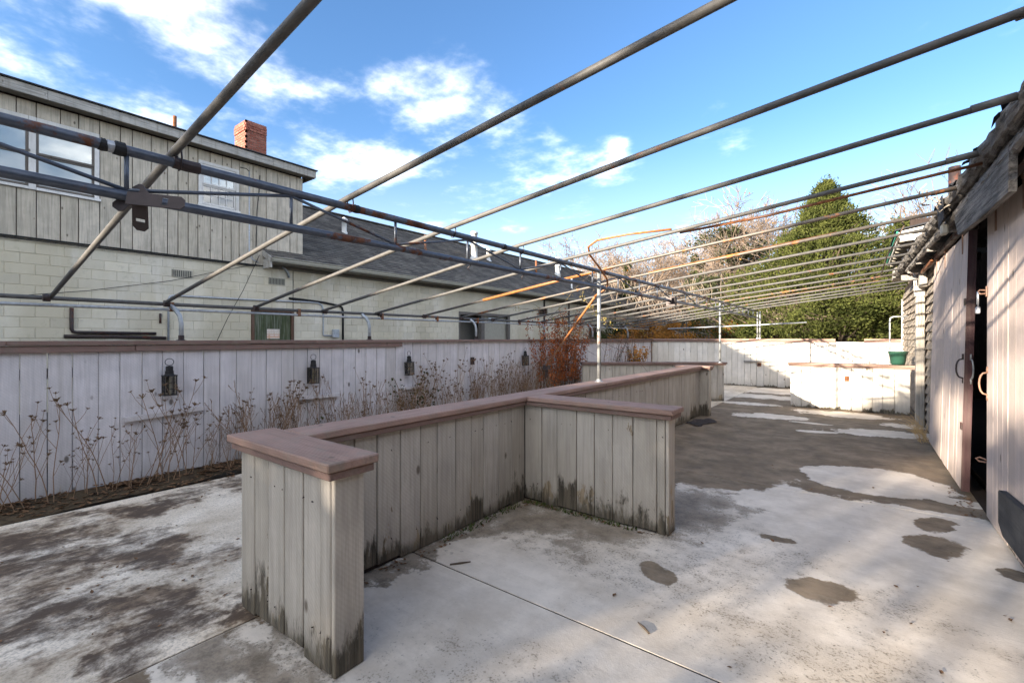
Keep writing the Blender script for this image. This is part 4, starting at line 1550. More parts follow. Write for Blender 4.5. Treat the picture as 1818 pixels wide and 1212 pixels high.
spart(rough_beam((0.79, -4.0, 2.575), (0.53, 11.3, 2.585), 0.062, 3, 11, 260), 'eave_log', 'charred_wood')
spart(rough_beam((0.83, -4.0, 2.50), (0.60, 9.5, 2.50), 0.036, 4, 8, 220), 'eave_strip', 'charred_wood')
spart(rough_beam((0.70, 2.2, 2.445), (0.57, 9.5, 2.455), 0.028, 14, 7, 160), 'fascia_strip', 'old_wood_y')
m_ = MB()
m_.prism([(0.650, 3.72, 2.215), (0.650, 3.70, 2.475), (0.625, 5.30, 2.475), (0.624, 5.36, 2.40), (0.626, 5.20, 2.24), (0.64, 4.4, 2.215)], (0.035, 0, 0))
spart(m_, 'hanging_board', 'charred_wood')
m_ = MB()
m_.prism([(0.47, 11.15, 2.52), (0.48, 11.15, 2.70), (0.62, 11.15, 2.74), (0.70, 11.15, 2.66), (0.66, 11.15, 2.50)], (0, 0.55, 0))
spart(m_, 'beam_end', 'old_wood_z')
for y in (3.2, 4.6, 5.9, 7.1, 8.2, 9.3, 10.4):
    m_ = MB()
    m_.box(0.60 + (7.0 - y) * 0.0167, 1.2, y, y + 0.055, 2.395, 2.485)
    spart(m_, 'rafter_tail', 'old_wood_y')
# torn roofing felt along the edge
rb = random.Random(9)
for k_ in range(11):
    y = 1.9 + k_ * 0.81
    L = rb.uniform(0.25, 0.48)
    n_ = 5
    vs, fs = [], []
    for i in range(n_ + 1):
        yy_ = y + L * i / n_
        ov = rb.uniform(0.0, 0.05)
        dr = rb.uniform(-0.012, 0.03)
        ex = (7.0 - yy_) * 0.0167 + 0.02
        vs += [(0.64 + ex, yy_, 2.69), (0.56 + ex - ov * 0.3, yy_, 2.665 + rb.uniform(0, 0.012)), (0.545 + ex - ov * 0.5, yy_, 2.655 - dr)]
    for i in range(n_):
        for j_ in range(2):
            a = i * 3 + j_
            fs.append((a, a + 1, a + 4, a + 3))
    mb = MB()
    mb.add(vs, fs)
    up = [(p_[0], p_[1], p_[2] + 0.006) for p_ in vs]
    mb.add(up, [f[::-1] for f in fs])
    spart(mb, 'torn_felt', 'felt')
m_ = MB()
m_.prism([(0.555, 5.35, 2.42), (0.545, 5.35, 2.62), (0.55, 5.75, 2.63), (0.56, 5.72, 2.40)], (0.006, 0, 0))
spart(m_, 'torn_felt', 'felt')
m_ = MB()
m_.tube([(0.70, 6.0, 2.62), (0.70, 6.0, 3.02)], 0.045, 12)
spart(m_, 'flue_pipe', 'rust_dark', smooth=True)
m_ = MB()
m_.cbox(0.56, 0.61, 5.54, 5.64, 2.32, 2.41, 0.010)
spart(m_, 'junction_box', 'gutter_paint')
for s_ in range(3):
    m_ = MB()
    rg = random.Random(40 + s_)
    p_ = Vector((0.42, 5.0 + 0.25 * s_, 2.60))
    pts = [p_.copy()]
    for i in range(9):
        p_ = p_ + Vector((rg.uniform(-0.03, 0.05), rg.uniform(-0.06, 0.09), rg.uniform(-0.05, 0.04)))
        pts.append(p_.copy())
    m_.tube(pts, 0.006, 6)
    spart(m_, 'loose_wire', 'rope', smooth=True)
m_ = MB()
m_.tube([(0.30, 5.90, 2.62), (0.33, 5.92, 2.50), (0.27, 5.95, 2.36), (0.20, 6.0, 2.22), (0.16, 6.02, 2.05)], 0.007, 6)
m_.tube([(0.30, 5.90, 2.62), (0.31, 5.90, 2.70), (0.34, 5.90, 2.66)], 0.007, 6)
spart(m_, 'hanging_vine', 'bark_dark')
# rope on the post
rg = random.Random(3)
for s_ in range(4):
    m_ = MB()
    yy_ = 9.62 - 0.006
    xa = 0.70 + 0.018 * s_
    m_.tube([(xa, yy_, 2.10), (xa + 0.004, yy_ - 0.004, 1.9), (xa - 0.004, yy_ - 0.006, 1.72), (xa + 0.006, yy_ - 0.006, 1.58), (xa + 0.012, yy_ - 0.008, 1.50 - 0.03 * s_), (xa + 0.022, yy_ - 0.008, 1.58)], 0.007, 6)
    spart(m_, 'rope', 'rope', smooth=True)
m_ = MB()
m_.tube([(0.655, 9.62, 2.55), (0.66, 9.61, 2.3), (0.665, 9.60, 2.1)], 0.008, 6)
m_.tube([(0.67, 9.62, 2.55), (0.685, 9.60, 2.25), (0.69, 9.60, 2.12)], 0.006, 6)
spart(m_, 'rope', 'white_paint', smooth=True)
# door track
m_ = MB()
m_.bar((0.735, 3.0, 2.405), (0.735, 8.6, 2.40), 0.05, 0.045)
spart(m_, 'door_track', 'rust_dark')
m_ = MB()
m_.bar((0.70, 7.75, 2.37), (0.70, 8.95, 2.36), 0.03, 0.05)
spart(m_, 'track_end', 'rust')


def barn_door(name, label, ya, yb, xt, xb, z0, z1, seed):
    o = bpy.data.objects.new(name, None)
    COL.objects.link(o)
    o.parent = SH
    o.location = (xb - SX, ya - 7.0, z0)
    o['label'] = label
    rg = random.Random(seed)
    y = ya
    ws = []
    while y < yb - 0.01:
        wd = rg.choice((0.13, 0.16, 0.19))
        if yb - y - wd < 0.09:
            wd = yb - y
        c = 0.003
        off = rg.uniform(-0.002, 0.002)
        prof = [(y + 0.0015, 0.03), (y + wd - 0.0015, 0.03), (y + wd - 0.0015, c), (y + wd - 0.0015 - c, 0), (y + 0.0015 + c, 0), (y + 0.0015, c)]
        vs = [(xb + off + n_, a, z0 + rg.uniform(0, 0.006)) for a, n_ in prof] + [(xt + off + n_, a, z1) for a, n_ in prof]
        mb = MB()
        mb.add(vs, [(0, 1, 2, 3, 4, 5), (11, 10, 9, 8, 7, 6)] + [(i, 6 + i, 6 + (i + 1) % 6, (i + 1) % 6) for i in range(6)])
        mb.build('plank', MAT['barn_paint'], o)
        y += wd
    # edge boards behind the planks
    for a, b in ((ya, ya + 0.10), (yb - 0.1, yb)):
        mb = MB()
        vs = [(xb + 0.031, a, z0), (xb + 0.050, a, z0), (xb + 0.050, b, z0), (xb + 0.031, b, z0), (xt + 0.031, a, z1), (xt + 0.050, a, z1), (xt + 0.050, b, z1), (xt + 0.031, b, z1)]
        mb.add(vs, [(0, 3, 2, 1), (4, 5, 6, 7), (0, 1, 5, 4), (1, 2, 6, 5), (2, 3, 7, 6), (3, 0, 4, 7)])
        mb.build('edge_board', MAT['barn_edge'], o)
    mb = MB()
    vs = [(xb - 0.004, ya - 0.008, z0), (xb + 0.052, ya - 0.008, z0), (xb + 0.052, ya - 0.0005, z0), (xb - 0.004, ya - 0.0005, z0), (xt - 0.004, ya - 0.008, z1), (xt + 0.052, ya - 0.008, z1), (xt + 0.052, ya - 0.0005, z1), (xt - 0.004, ya - 0.0005, z1)]
    mb.add(vs, [(0, 3, 2, 1), (4, 5, 6, 7), (0, 1, 5, 4), (1, 2, 6, 5), (2, 3, 7, 6), (3, 0, 4, 7)])
    mb.build('edge_strip', MAT['barn_edge'], o)
    for y in (ya + 0.30, (ya + yb) / 2 + 0.2, yb - 0.3):
        mb = MB()
        mb.box(xt - 0.008, xt - 0.002, y - 0.018, y + 0.018, z1 - 0.16, z1 + 0.05)
        mb.tube([(xt - 0.012, y, z1 + 0.055), (xt + 0.010, y, z1 + 0.055)], 0.04, 12)
        mb.build('hanger', MAT['copper_rust'], o)
    return o


D1 = barn_door('barn_door', 'far sliding door leaf standing slightly ajar', 5.60, 8.02, 0.745, 0.695, 0.06, 2.335, 51)
D2 = barn_door('barn_door', 'near sliding door leaf with black kick board', 2.60, 5.06, 0.775, 0.770, 0.02, 2.335, 52)


def dx1(z):
    return lerp(0.695, 0.745, (z - 0.06) / 2.275)


def handle(parent, x, y, z, mt, hh=0.17, out=0.042, axis=(-1, 0)):
    mb = MB()
    pts = []
    for i in range(9):
        a = math.pi * i / 8
        pts.append((x + axis[0] * out * math.sin(a) ** 0.7, y + axis[1] * out * math.sin(a) ** 0.7, z + hh / 2 * math.cos(a)))
    mb.tube(pts, 0.0065, 8)
    mb.box(x - 0.004, x + 0.006, y - 0.013, y + 0.013, z + hh / 2 - 0.005, z + hh / 2 + 0.045)
    mb.box(x - 0.004, x + 0.006, y - 0.013, y + 0.013, z - hh / 2 - 0.045, z - hh / 2 + 0.005)
    mb.build('handle', MAT[mt], parent, True)


handle(D1, dx1(1.1) - 0.004, 5.68, 1.13, 'rust_dark')
handle(D1, dx1(1.1) + 0.035, 5.588, 1.13, 'post_steel', axis=(0.25, -1), out=0.045)
handle(D2, 0.768, 5.03, 1.05, 'copper_rust', axis=(-1, 0.25))
for z in (0.62, 1.72):
    mb = MB()
    mb.box(dx1(z) - 0.008, dx1(z) - 0.001, 5.63, 5.70, z - 0.03, z + 0.03)
    mb.build('catch', MAT['rust_dark'], D1)
mb = MB()
mb.tube([(0.768, 5.045, 0.46), (0.735, 5.075, 0.47), (0.715, 5.09, 0.455), (0.735, 5.085, 0.435), (0.768, 5.05, 0.44)], 0.006, 6)
mb.build('hook', MAT['copper_rust'], D2)
mb = MB()
mb.box(0.762, 0.767, 5.02, 5.055, 1.72, 1.80)
mb.tube([(0.765, 5.05, 1.77), (0.735, 5.075, 1.775), (0.725, 5.085, 1.76), (0.74, 5.08, 1.745), (0.765, 5.055, 1.745)], 0.006, 6)
mb.build('hasp', MAT['copper_rust'], D2)
mb = MB()
mb.prism([(0.762, 4.42, 0.17), (0.762, 4.42, 0.375), (0.762, 4.395, 0.39), (0.762, 3.70, 0.43), (0.762, 3.0, 0.46), (0.762, 3.0, 0.13), (0.762, 3.75, 0.125), (0.762, 4.30, 0.115)], (-0.035, 0, 0))
mb.build('kick_board', MAT['black_board'], D2)
# inside the shed
m_ = MB()
m_.box(1.5, 1.6, 6.4, 6.9, 0.0, 2.5)
m_.bar((1.2, 6.3, 0.4), (1.7, 7.6, 1.5), 0.06, 0.09)
m_.bar((1.3, 6.2, 1.45), (1.9, 7.8, 0.9), 0.05, 0.07)
spart(m_, 'inner_studs', 'interior_wood')
m_ = MB()
m_.box(1.35, 1.40, 6.15, 6.24, 1.42, 1.52)
m_.box(1.35, 1.39, 6.18, 6.22, 1.95, 2.15)
spart(m_, 'inner_switches', 'curtain')

# padlock hanging from the hasp
PL = thing('padlock', 'small steel padlock hanging open from the rusty hasp of the near barn door', 'padlock', (0.725, 5.085, 1.60))
mb = MB()
mb.cbox(0.712, 0.738, 5.062, 5.108, 1.592, 1.645, 0.006)
mb.build('lock_body', MAT['conduit'], PL)
mb = MB()
mb.tube([(0.725, 5.07, 1.64), (0.725, 5.07, 1.735), (0.725, 5.074, 1.752), (0.725, 5.085, 1.762), (0.725, 5.096, 1.752), (0.725, 5.10, 1.735), (0.725, 5.10, 1.665)], 0.006, 8)
mb.build('shackle', MAT['bright_steel'], PL, True)

# taller neighbouring outbuilding: white eave with green edge
NB = thing('outbuilding', 'white outbuilding eave with green roof edge rising behind the shed', 'building', (2.4, 15.0, 0))
m_ = MB()
m_.box(1.15, 5.0, 15.2, 19.0, 0.0, 3.5)
m_.build('wall', MAT['shed_shingle'], NB)
m_ = MB()
m_.prism([(0.64, 12.52, 3.42), (0.64, 12.52, 3.62), (2.6, 12.52, 3.95), (2.6, 12.52, 3.42)], (0, 0.03, 0))
m_.build('gable_board', MAT['white_paint'], NB)
m_ = MB()
m_.box(0.61, 0.638, 12.52, 17.4, 3.50, 3.60)
m_.build('eave_board', MAT['white_paint'], NB)
m_ = MB()
m_.box(0.575, 0.608, 12.50, 17.45, 3.555, 3.625)
m_.build('edge_trim', MAT['green_trim'], NB)
m_ = MB()
m_.add([(0.55, 12.45, 3.632), (0.55, 17.5, 3.632), (3.0, 17.5, 4.05), (3.0, 12.45, 4.05), (0.55, 12.45, 3.66), (0.55, 17.5, 3.66), (3.0, 17.5, 4.08), (3.0, 12.45, 4.08)],
       [(3, 2, 1, 0), (4, 5, 6, 7), (0, 1, 5, 4), (1, 2, 6, 5), (2, 3, 7, 6), (3, 0, 4, 7)])
m_.build('roof', MAT['felt'], NB)
for i in range(9):
    m_ = MB()
    m_.box(0.642, 1.14, 12.8 + i * 0.52, 12.85 + i * 0.52, 3.44, 3.54)
    m_.build('rafter_tail', MAT['soffit'], NB)
m_ = MB()
m_.box(1.08, 1.14, 12.55, 15.2, 2.9, 3.5)
m_.build('side_wall', MAT['shed_shingle'], NB)

# ------------------------------------------------------------------ lanterns on the fence


def lantern(y, z, label):
    o = thing('wall_lantern', label, 'lantern', (-5.44, y, z), 'lanterns on the left fence')
    x0, x1, y0, y1 = -5.505, -5.405, y - 0.053, y + 0.053
    zb, zt = z, z + 0.19
    mb = MB()
    e = 0.008
    for (a, b) in ((x0, y0), (x1 - e, y0), (x0, y1 - e), (x1 - e, y1 - e)):
        mb.box(a, a + e, b, b + e, zb + 0.008, zt)
    mb.box(x0 - 0.004, x1 + 0.004, y0 - 0.004, y1 + 0.004, zb, zb + 0.0075)
    mb.box(x0 - 0.004, x1 + 0.004, y0 - 0.004, y1 + 0.004, zt + 0.0005, zt + 0.009)
    for i in (1, 2):
        zc_ = lerp(zb, zt, i / 3)
        mb.box(x1 - 0.003, x1 + 0.001, y0 + e, y1 - e, zc_ - 0.0025, zc_ + 0.0025)
        mb.box(x0 + e, x1 - e, y0 - 0.001, y0 + 0.003, zc_ - 0.0025, zc_ + 0.0025)
        yc = lerp(y0, y1, i / 3)
        mb.box(x1 - 0.0035, x1 + 0.0015, yc - 0.0025, yc + 0.0025, zb + 0.01, zt)
        xc = lerp(x0, x1, i / 3)
        mb.box(xc - 0.0025, xc + 0.0025, y0 - 0.0015, y0 + 0.0035, zb + 0.01, zt)
    mb.build('cage', MAT['black_metal'], o)
    mb = MB()
    mb.box(x1 - 0.008, x1 - 0.006, y0 + 0.009, y1 - 0.009, zb + 0.009, zt - 0.001)
    mb.box(x0 + 0.01, x1 - 0.01, y0 + 0.006, y0 + 0.008, zb + 0.009, zt - 0.001)
    mb.build('glass', MAT['lantern_glass'], o)
    mb = MB()
    mb.lathe([(0.046, 0.0), (0.036, 0.012), (0.036, 0.04), (0.031, 0.044), (0.031, 0.082), (0.027, 0.088), (0.001, 0.092)], ((x0 + x1) / 2, y, zt + 0.0095), 14)
    mb.build('chimney', MAT['black_metal'], o)
    mb = MB()
    mb.tube([((x0 + x1) / 2, y + 0.036 * math.cos(2 * math.pi * i / 16), zt + 0.138 + 0.034 * math.sin(2 * math.pi * i / 16)) for i in range(17)], 0.0032, 6)
    mb.build('ring', MAT['black_metal'], o, True)
    mb = MB()
    mb.lathe([(0.011, 0.0), (0.011, 0.085), (0.006, 0.088), (0.014, 0.11), (0.010, 0.135), (0.001, 0.16)], ((x0 + x1) / 2, y, zb + 0.009), 10)
    mb.build('candle', MAT['candle'], o, True)
    mb = MB()
    mb.box(-5.528, x0 - 0.0045, y - 0.012, y + 0.012, zb + 0.02, zt - 0.01)
    mb.build('mount', MAT['black_metal'], o)
    o.rotation_euler = (random.Random(int(y * 100)).uniform(-0.05, 0.05), 0, random.Random(int(y * 70)).uniform(-0.12, 0.12))
    return o


lantern(1.56, 0.835, 'black lantern with white candle on the fence, nearest of the row, above the slanted ledge')
lantern(3.06, 0.835, 'black lantern on the fence, second from the left edge of the picture')
lantern(4.60, 0.84, 'black lantern on the fence above the clump of green ivy')
lantern(7.62, 0.845, 'black lantern on the fence beside the red leaved vine')
BL = thing('broken_fixture', 'small rusted stub of a missing lamp on the fence between two lanterns', 'lamp', (-5.5, 6.07, 0.95))
mb = MB()
mb.cbox(-5.528, -5.49, 6.035, 6.105, 0.93, 1.06, 0.004)
mb.build('back_plate', MAT['rust_dark'], BL)
mb = MB()
mb.tube([(-5.49, 6.07, 1.0), (-5.45, 6.07, 1.01), (-5.44, 6.07, 1.04)], 0.010, 8)
mb.build('arm', MAT['rust'], BL)

# ------------------------------------------------------------------ flowerpot, rag, thin pole
FP = thing('flowerpot', 'green plastic flowerpot standing on the sunlit half wall', 'flowerpot', (0.53, 11.03, 0.906))
mb = MB()
mb.lathe([(0.001, 0.0), (0.095, 0.0), (0.098, 0.02), (0.104, 0.022), (0.128, 0.19), (0.139, 0.192), (0.143, 0.235), (0.150, 0.24), (0.150, 0.25), (0.136, 0.25), (0.126, 0.20), (0.10, 0.03), (0.001, 0.03)], (0.53, 11.03, 0.906), 28)
mb.build('pot', MAT['pot_plastic'], FP, True)
mb = MB()
mb.lathe([(0.001, 0.195), (0.10, 0.20), (0.125, 0.198)], (0.53, 11.03, 0.906), 20)
mb.build('earth', MAT['soil'], FP, True)
rg = random.Random(2)
mb = MB()
N = 22
gr = []
for i in range(N + 1):
    for j in range(N + 1):
        u, v = i / N - 0.5, j / N - 0.5
        rr = math.hypot(u, v)
        edge_ = 1 - max(0, (rr - 0.30) / 0.4)
        a = 0.30 * u + 0.10 * v
        b = 0.62 * v - 0.10 * u
        hh = 0.012 + 0.045 * max(0.0, math.sin(9 * u + 3 * v) * 0.5 + math.sin(5 * v - 7 * u + 1) * 0.5) * edge_ + rg.uniform(0, 0.006)
        gr.append((-2.12 + a * (1 + 0.25 * math.sin(7 * v)), 7.95 + b * (1 + 0.2 * math.sin(6 * u)), hh if rr < 0.6 else 0.006))
mb.add(gr, [(i * (N + 1) + j, (i + 1) * (N + 1) + j, (i + 1) * (N + 1) + j + 1, i * (N + 1) + j + 1) for i in range(N) for j in range(N)])
tag(mb.build('rag', MAT['rag_cloth'], None, True), 'dark crumpled rag lying on the concrete by the far end of the half wall', 'rag')
PO = thing('thin_pole', 'thin grey pipe standing behind the flowerpot with an elbow at the top', 'pole', (0.46, 12.2, 0))
mb = MB()
mb.tube([(0.46, 12.2, 0.0), (0.46, 12.2, 1.75), (0.47, 12.2, 1.81), (0.51, 12.2, 1.835), (0.74, 12.2, 1.84)], 0.014, 8)
mb.build('pipe', MAT['galvanised'], PO, True)
mb = MB()
mb.lathe([(0.001, 0.012), (0.07, 0.012), (0.07, 0.001), (0.07, 0.0)], (0.46, 12.2, 0.0), 12)
mb.build('base', MAT['galvanised'], PO)

# small debris
for (x_, y_, L, a, lb, cat, nm) in ((-2.02, 2.02, 0.13, 0.9, 'dark splinter of wood lying on the floor inside the near bay', 'twig', 'splinter'),
                                  (-0.80, 2.12, 0.09, 2.5, 'black stick lying on the white floor near the joint', 'twig', 'stick')):
    mb = MB()
    mb.tube([(x_, y_, 0.006), (x_ + L * 0.5 * math.cos(a), y_ + L * 0.5 * math.sin(a), 0.007), (x_ + L * math.cos(a + 0.05), y_ + L * math.sin(a + 0.05), 0.005)], [0.005, 0.006, 0.003], 6)
    tag(mb.build(nm, MAT['bark_dark']), lb, cat)
rg = random.Random(12)


def dead_leaf(mb, x_, y_, z_, s, rg):
    a = rg.uniform(0, 6.28)
    u = Vector((math.cos(a), math.sin(a), rg.uniform(-0.25, 0.35))) * s
    v = Vector((-math.sin(a), math.cos(a), rg.uniform(-0.3, 0.3))) * s * 0.55
    c = Vector((x_, y_, z_))
    mb.add([c - u, c - u * 0.2 + v, c + u, c - u * 0.2 - v, c + Vector((0, 0, -0.3 * s))], [(0, 1, 4), (1, 2, 4), (2, 3, 4), (3, 0, 4)])


# leaf litter and earth strip along the fence
mb = MB()
n = 60
gv = []
for i in range(n + 1):
    y_ = -0.9 + i * (15.7 / n)
    wob = 0.10 * math.sin(y_ * 1.9) + 0.06 * math.sin(y_ * 4.7)
    gv += [(-5.53, y_, 0.05), (-5.42, y_, 0.05 + 0.02 * math.sin(i * 2.1)), (-5.32 + wob * 0.6, y_, 0.02), (-5.22 + wob, y_, 0.0015)]
mb.add(gv, [(i * 4 + j, i * 4 + j + 1, (i + 1) * 4 + j + 1, (i + 1) * 4 + j) for i in range(n) for j in range(3)])
tag(mb.build('earth_strip', MAT['soil'], None, True), kind='structure')
mb = MB()
for i in range(5200):
    y_ = rg.uniform(-0.4, 14.4)
    x_ = -5.50 + abs(rg.gauss(0, 0.17))
    if x_ > -4.6:
        continue
    dead_leaf(mb, x_, y_, 0.012 + max(0, (-5.22 - x_)) * 0.16 + rg.uniform(0, 0.02), rg.uniform(0.014, 0.032), rg)
for i in range(120):
    x_, y_ = rg.uniform(-4.9, -2.7), rg.uniform(0.2, 3.5)
    dead_leaf(mb, x_, y_, 0.008, rg.uniform(0.006, 0.018), rg)
for (xa, xb, ya, yb, n_) in ((-2.32, -1.15, 3.17, 3.23, 90), (-2.32, -2.22, 1.4, 3.2, 70), (0.62, 0.75, 5.0, 5.9, 60), (-1.1, 0.6, 10.86, 10.94, 60), (-1.2, 0.6, 1.2, 6.0, 30)):
    for i in range(n_):
        dead_leaf(mb, rg.uniform(xa, xb), rg.uniform(ya, yb), 0.008, rg.uniform(0.006, 0.02), rg)
tag(mb.build('leaf_litter', MAT['litter']), 'brown fallen leaves heaped along the foot of the left fence', 'leaf litter', kind='stuff')
mb = MB()
for i in range(420):
    x_, y_ = rg.uniform(-2.28, -1.3), rg.uniform(3.165, 3.235)
    if rg.random() < 0.4:
        x_, y_ = rg.uniform(-2.325, -2.25), rg.uniform(2.2, 3.2)
    a = rg.uniform(0, 6.28)
    mb.leaf((x_, y_, 0.012), (0.012 * math.cos(a), 0.012 * math.sin(a), 0.012), (-0.008 * math.sin(a), 0.008 * math.cos(a), 0.002))
tag(mb.build('moss', MAT['green_weed']), 'green moss and tiny weeds growing where the half wall meets the floor', 'moss', kind='stuff')

# ------------------------------------------------------------------ dried weeds along the fence


def umbel(mb, p, d, s, rg):
    """flat dried flower head: spokes and a ragged cup"""
    d = Vector(d).normalized()
    a = d.orthogonal().normalized()
    b = d.cross(a)
    p = Vector(p)
    n_ = rg.randint(7, 10)
    for i in range(n_):
        an = 2 * math.pi * i / n_ + rg.uniform(-0.2, 0.2)
        rad = a * math.cos(an) + b * math.sin(an)
        q = p + d * s * rg.uniform(0.45, 0.8) + rad * s * rg.uniform(0.5, 1.0)
        tw = rad.cross(d) * s * 0.16
        mb.add([p - tw * 0.3, p + tw * 0.3, q + tw, q - tw], [(0, 1, 2, 3)])
        mb.leaf(q, rad * s * 0.22, tw * 2.2)
    for i in range(3):
        an = rg.uniform(0, 6.28)
        rad = a * math.cos(an) + b * math.sin(an)
        mb.add([p, p + d * s * 0.6 + rad * s * 0.3, p + d * s * 0.65 - rad * s * 0.2], [(0, 1, 2)])


def spike(mb, p, d, L, rg):
    d = Vector(d).normalized()
    a = d.orthogonal().normalized()
    b = d.cross(a)
    for i in range(int(L / 0.012)):
        an = rg.uniform(0, 6.28)
        rad = a * math.cos(an) + b * math.sin(an)
        c = Vector(p) - d * (i * 0.012)
        mb.leaf(c + rad * 0.006, (rad + d * 0.9) * rg.uniform(0.008, 0.013), rad.cross(d) * 0.008)


def weed_proto(seed, hgt, kind):
    rg = random.Random(seed)
    st, hd = MB(), MB()
    n_ = rg.randint(1, 3) if kind != 'brush' else rg.randint(5, 7)
    for s_ in range(n_):
        p = Vector((rg.uniform(-0.04, 0.04), rg.uniform(-0.06, 0.06), -0.03))
        d = Vector((rg.uniform(-0.05, 0.12), rg.uniform(-0.38, 0.38), 1)).normalized()
        L = hgt * rg.uniform(0.7, 1.0)
        pts = [p.copy()]
        m = 7
        for i in range(m):
            d = (d + Vector((rg.uniform(-0.06, 0.07), rg.uniform(-0.12, 0.12), 0.03))).normalized()
            p = p + d * (L / m)
            p.x = max(p.x, -0.05)
            pts.append(p.copy())
        r0 = rg.uniform(0.0030, 0.0048)
        st.tube(pts, [lerp(r0, 0.0019, i / m) for i in range(m + 1)], 4, False)
        if kind == 'carrot':
            umbel(hd, p, d, rg.uniform(0.026, 0.042), rg)
        else:
            spike(hd, p, d, rg.uniform(0.05, 0.12), rg)
        for i in range(2, m):
            if rg.random() < (0.75 if kind != 'brush' else 0.85):
                dd = (d + Vector((rg.uniform(-0.1, 0.5), rg.choice((-1, 1)) * rg.uniform(0.5, 1.1), rg.uniform(0.1, 0.6)))).normalized()
                l2 = L * rg.uniform(0.12, 0.38)
                q = pts[i].copy()
                p2 = [q.copy()]
                for j in range(3):
                    dd = (dd + Vector((0, rg.uniform(-0.15, 0.15), 0.22))).normalized()
                    q = q + dd * l2 / 3
                    q.x = max(q.x, -0.05)
                    p2.append(q.copy())
                st.tube(p2, [0.0023, 0.002, 0.0018, 0.0015], 3, False)
                if kind == 'carrot':
                    umbel(hd, q, dd, rg.uniform(0.016, 0.034), rg)
                else:
                    spike(hd, q, dd, rg.uniform(0.03, 0.10), rg)
    return st.mesh('stems'), hd.mesh('seed_heads')


protos = {}
for kd, n_ in (('carrot', 8), ('spike', 5), ('brush', 5)):
    protos[kd] = [weed_proto(100 + i * 7 + len(kd), 0.86 if kd != 'brush' else 0.72, kd) for i in range(n_)]
    for a, b in protos[kd]:
        a.materials.append(MAT['weed_stem'])
        b.materials.append(MAT['weed_head'])
WL_ = {'carrot': ('wild_carrot', 'dried wild carrot stalk with flat seed heads', 'dried wild carrot stalks'),
       'spike': ('dock_weed', 'dried brown weed with seed spikes', 'dried spiky weeds'),
       'brush': ('weed_brush', 'tangle of thin dead stems', 'tangles of dead stems')}
rg = random.Random(77)
wy = []
y = 0.25
while y < 10.2:
    dn = 1.1 if y < 2.1 else 1.7 if y < 4.0 else 2.0
    wy.append(y)
    y += rg.uniform(0.05, 0.17) / dn
for i, y in enumerate(wy):
    rr = rg.random()
    kd = 'carrot' if rr < 0.55 else ('spike' if rr < 0.72 else 'brush')
    if y < 1.2 and kd == 'brush':
        kd = 'carrot'
    nm, lb, gp = WL_[kd]
    a, b = rg.choice(protos[kd])
    zi = 0 if y < 1.45 else 1 if y < 2.95 else 2 if y < 4.5 else 3 if y < 6.0 else 4 if y < 7.5 else 5
    zn = ('left of the nearest lantern', 'between the nearest and second lanterns', 'between the second and third lanterns', 'between the third lantern and the broken lamp', 'between the broken lamp and the red vine', 'in front of the red vine')[zi]
    root = thing(nm, lb + ', ' + zn, 'weed', (-5.46 + rg.uniform(0, 0.17), y, 0.05), gp + ' ' + zn)
    s = rg.uniform(0.55, 1.2) * (1.0 if y < 4 else 1.1)
    root.scale = (0.7, rg.choice((-1, 1)) * s, s)
    root.rotation_euler = (rg.gauss(0, 0.13), 0, 0)
    for me, pn in ((a, 'stems'), (b, 'seed_heads')):
        o = bpy.data.objects.new(pn, me)
        COL.objects.link(o)
        o.parent = root
        o['kind'] = 'stuff'

# ivy clump and creepers


def creeper(name, label, y0, y1, z0, z1, leaf_mt, stem_mt, n_stem, n_leaf, leaf_s, seed, xd=0.14, dens=None, up=None):
    rg = random.Random(seed)
    o = thing(name, label, 'vine', (-5.45, (y0 + y1) / 2, 0.03))
    st, lf = MB(), MB()
    pool = []
    for s_ in range(n_stem):
        p = Vector((-5.47 + rg.uniform(0, xd * 0.5), rg.uniform(lerp(y0, y1, 0.2), lerp(y0, y1, 0.8)), 0.03))
        d = Vector((0.03, rg.uniform(-0.3, 0.3), 1)).normalized()
        tgt = rg.uniform(lerp(z0, z1, 0.45), z1)
        pts = [p.copy()]
        for i in range(26):
            d = (d + Vector((rg.uniform(-0.15, 0.15), rg.uniform(-0.32, 0.32), rg.uniform(-0.05, 0.22)))).normalized()
            p = p + d * 0.085
            p.x = min(max(p.x, -5.50), -5.50 + xd)
            p.y = min(max(p.y, y0), y1)
            pts.append(p.copy())
            if p.z > z0:
                pool.append(p.copy())
            if p.z > tgt:
                break
        st.tube(pts, [lerp(0.007, 0.002, i / len(pts)) * (1 if s_ % 3 else 1.7) for i in range(len(pts))], 4, False)
    for i in range(n_leaf):
        b = rg.choice(pool)
        c = b + Vector((rg.uniform(-0.02, 0.07), rg.gauss(0, 0.055), rg.gauss(0, 0.055)))
        u = Vector((rg.uniform(-1, 1), rg.uniform(-1, 1), rg.uniform(-1, 1))).normalized()
        v = u.orthogonal().normalized()
        lf.leaf(c, u * leaf_s * rg.uniform(0.6, 1.2), v * leaf_s * 1.3)
    tag(st.build('stems', MAT[stem_mt], o), kind='stuff')
    tag(lf.build('leaves', MAT[leaf_mt], o), kind='stuff')
    return o


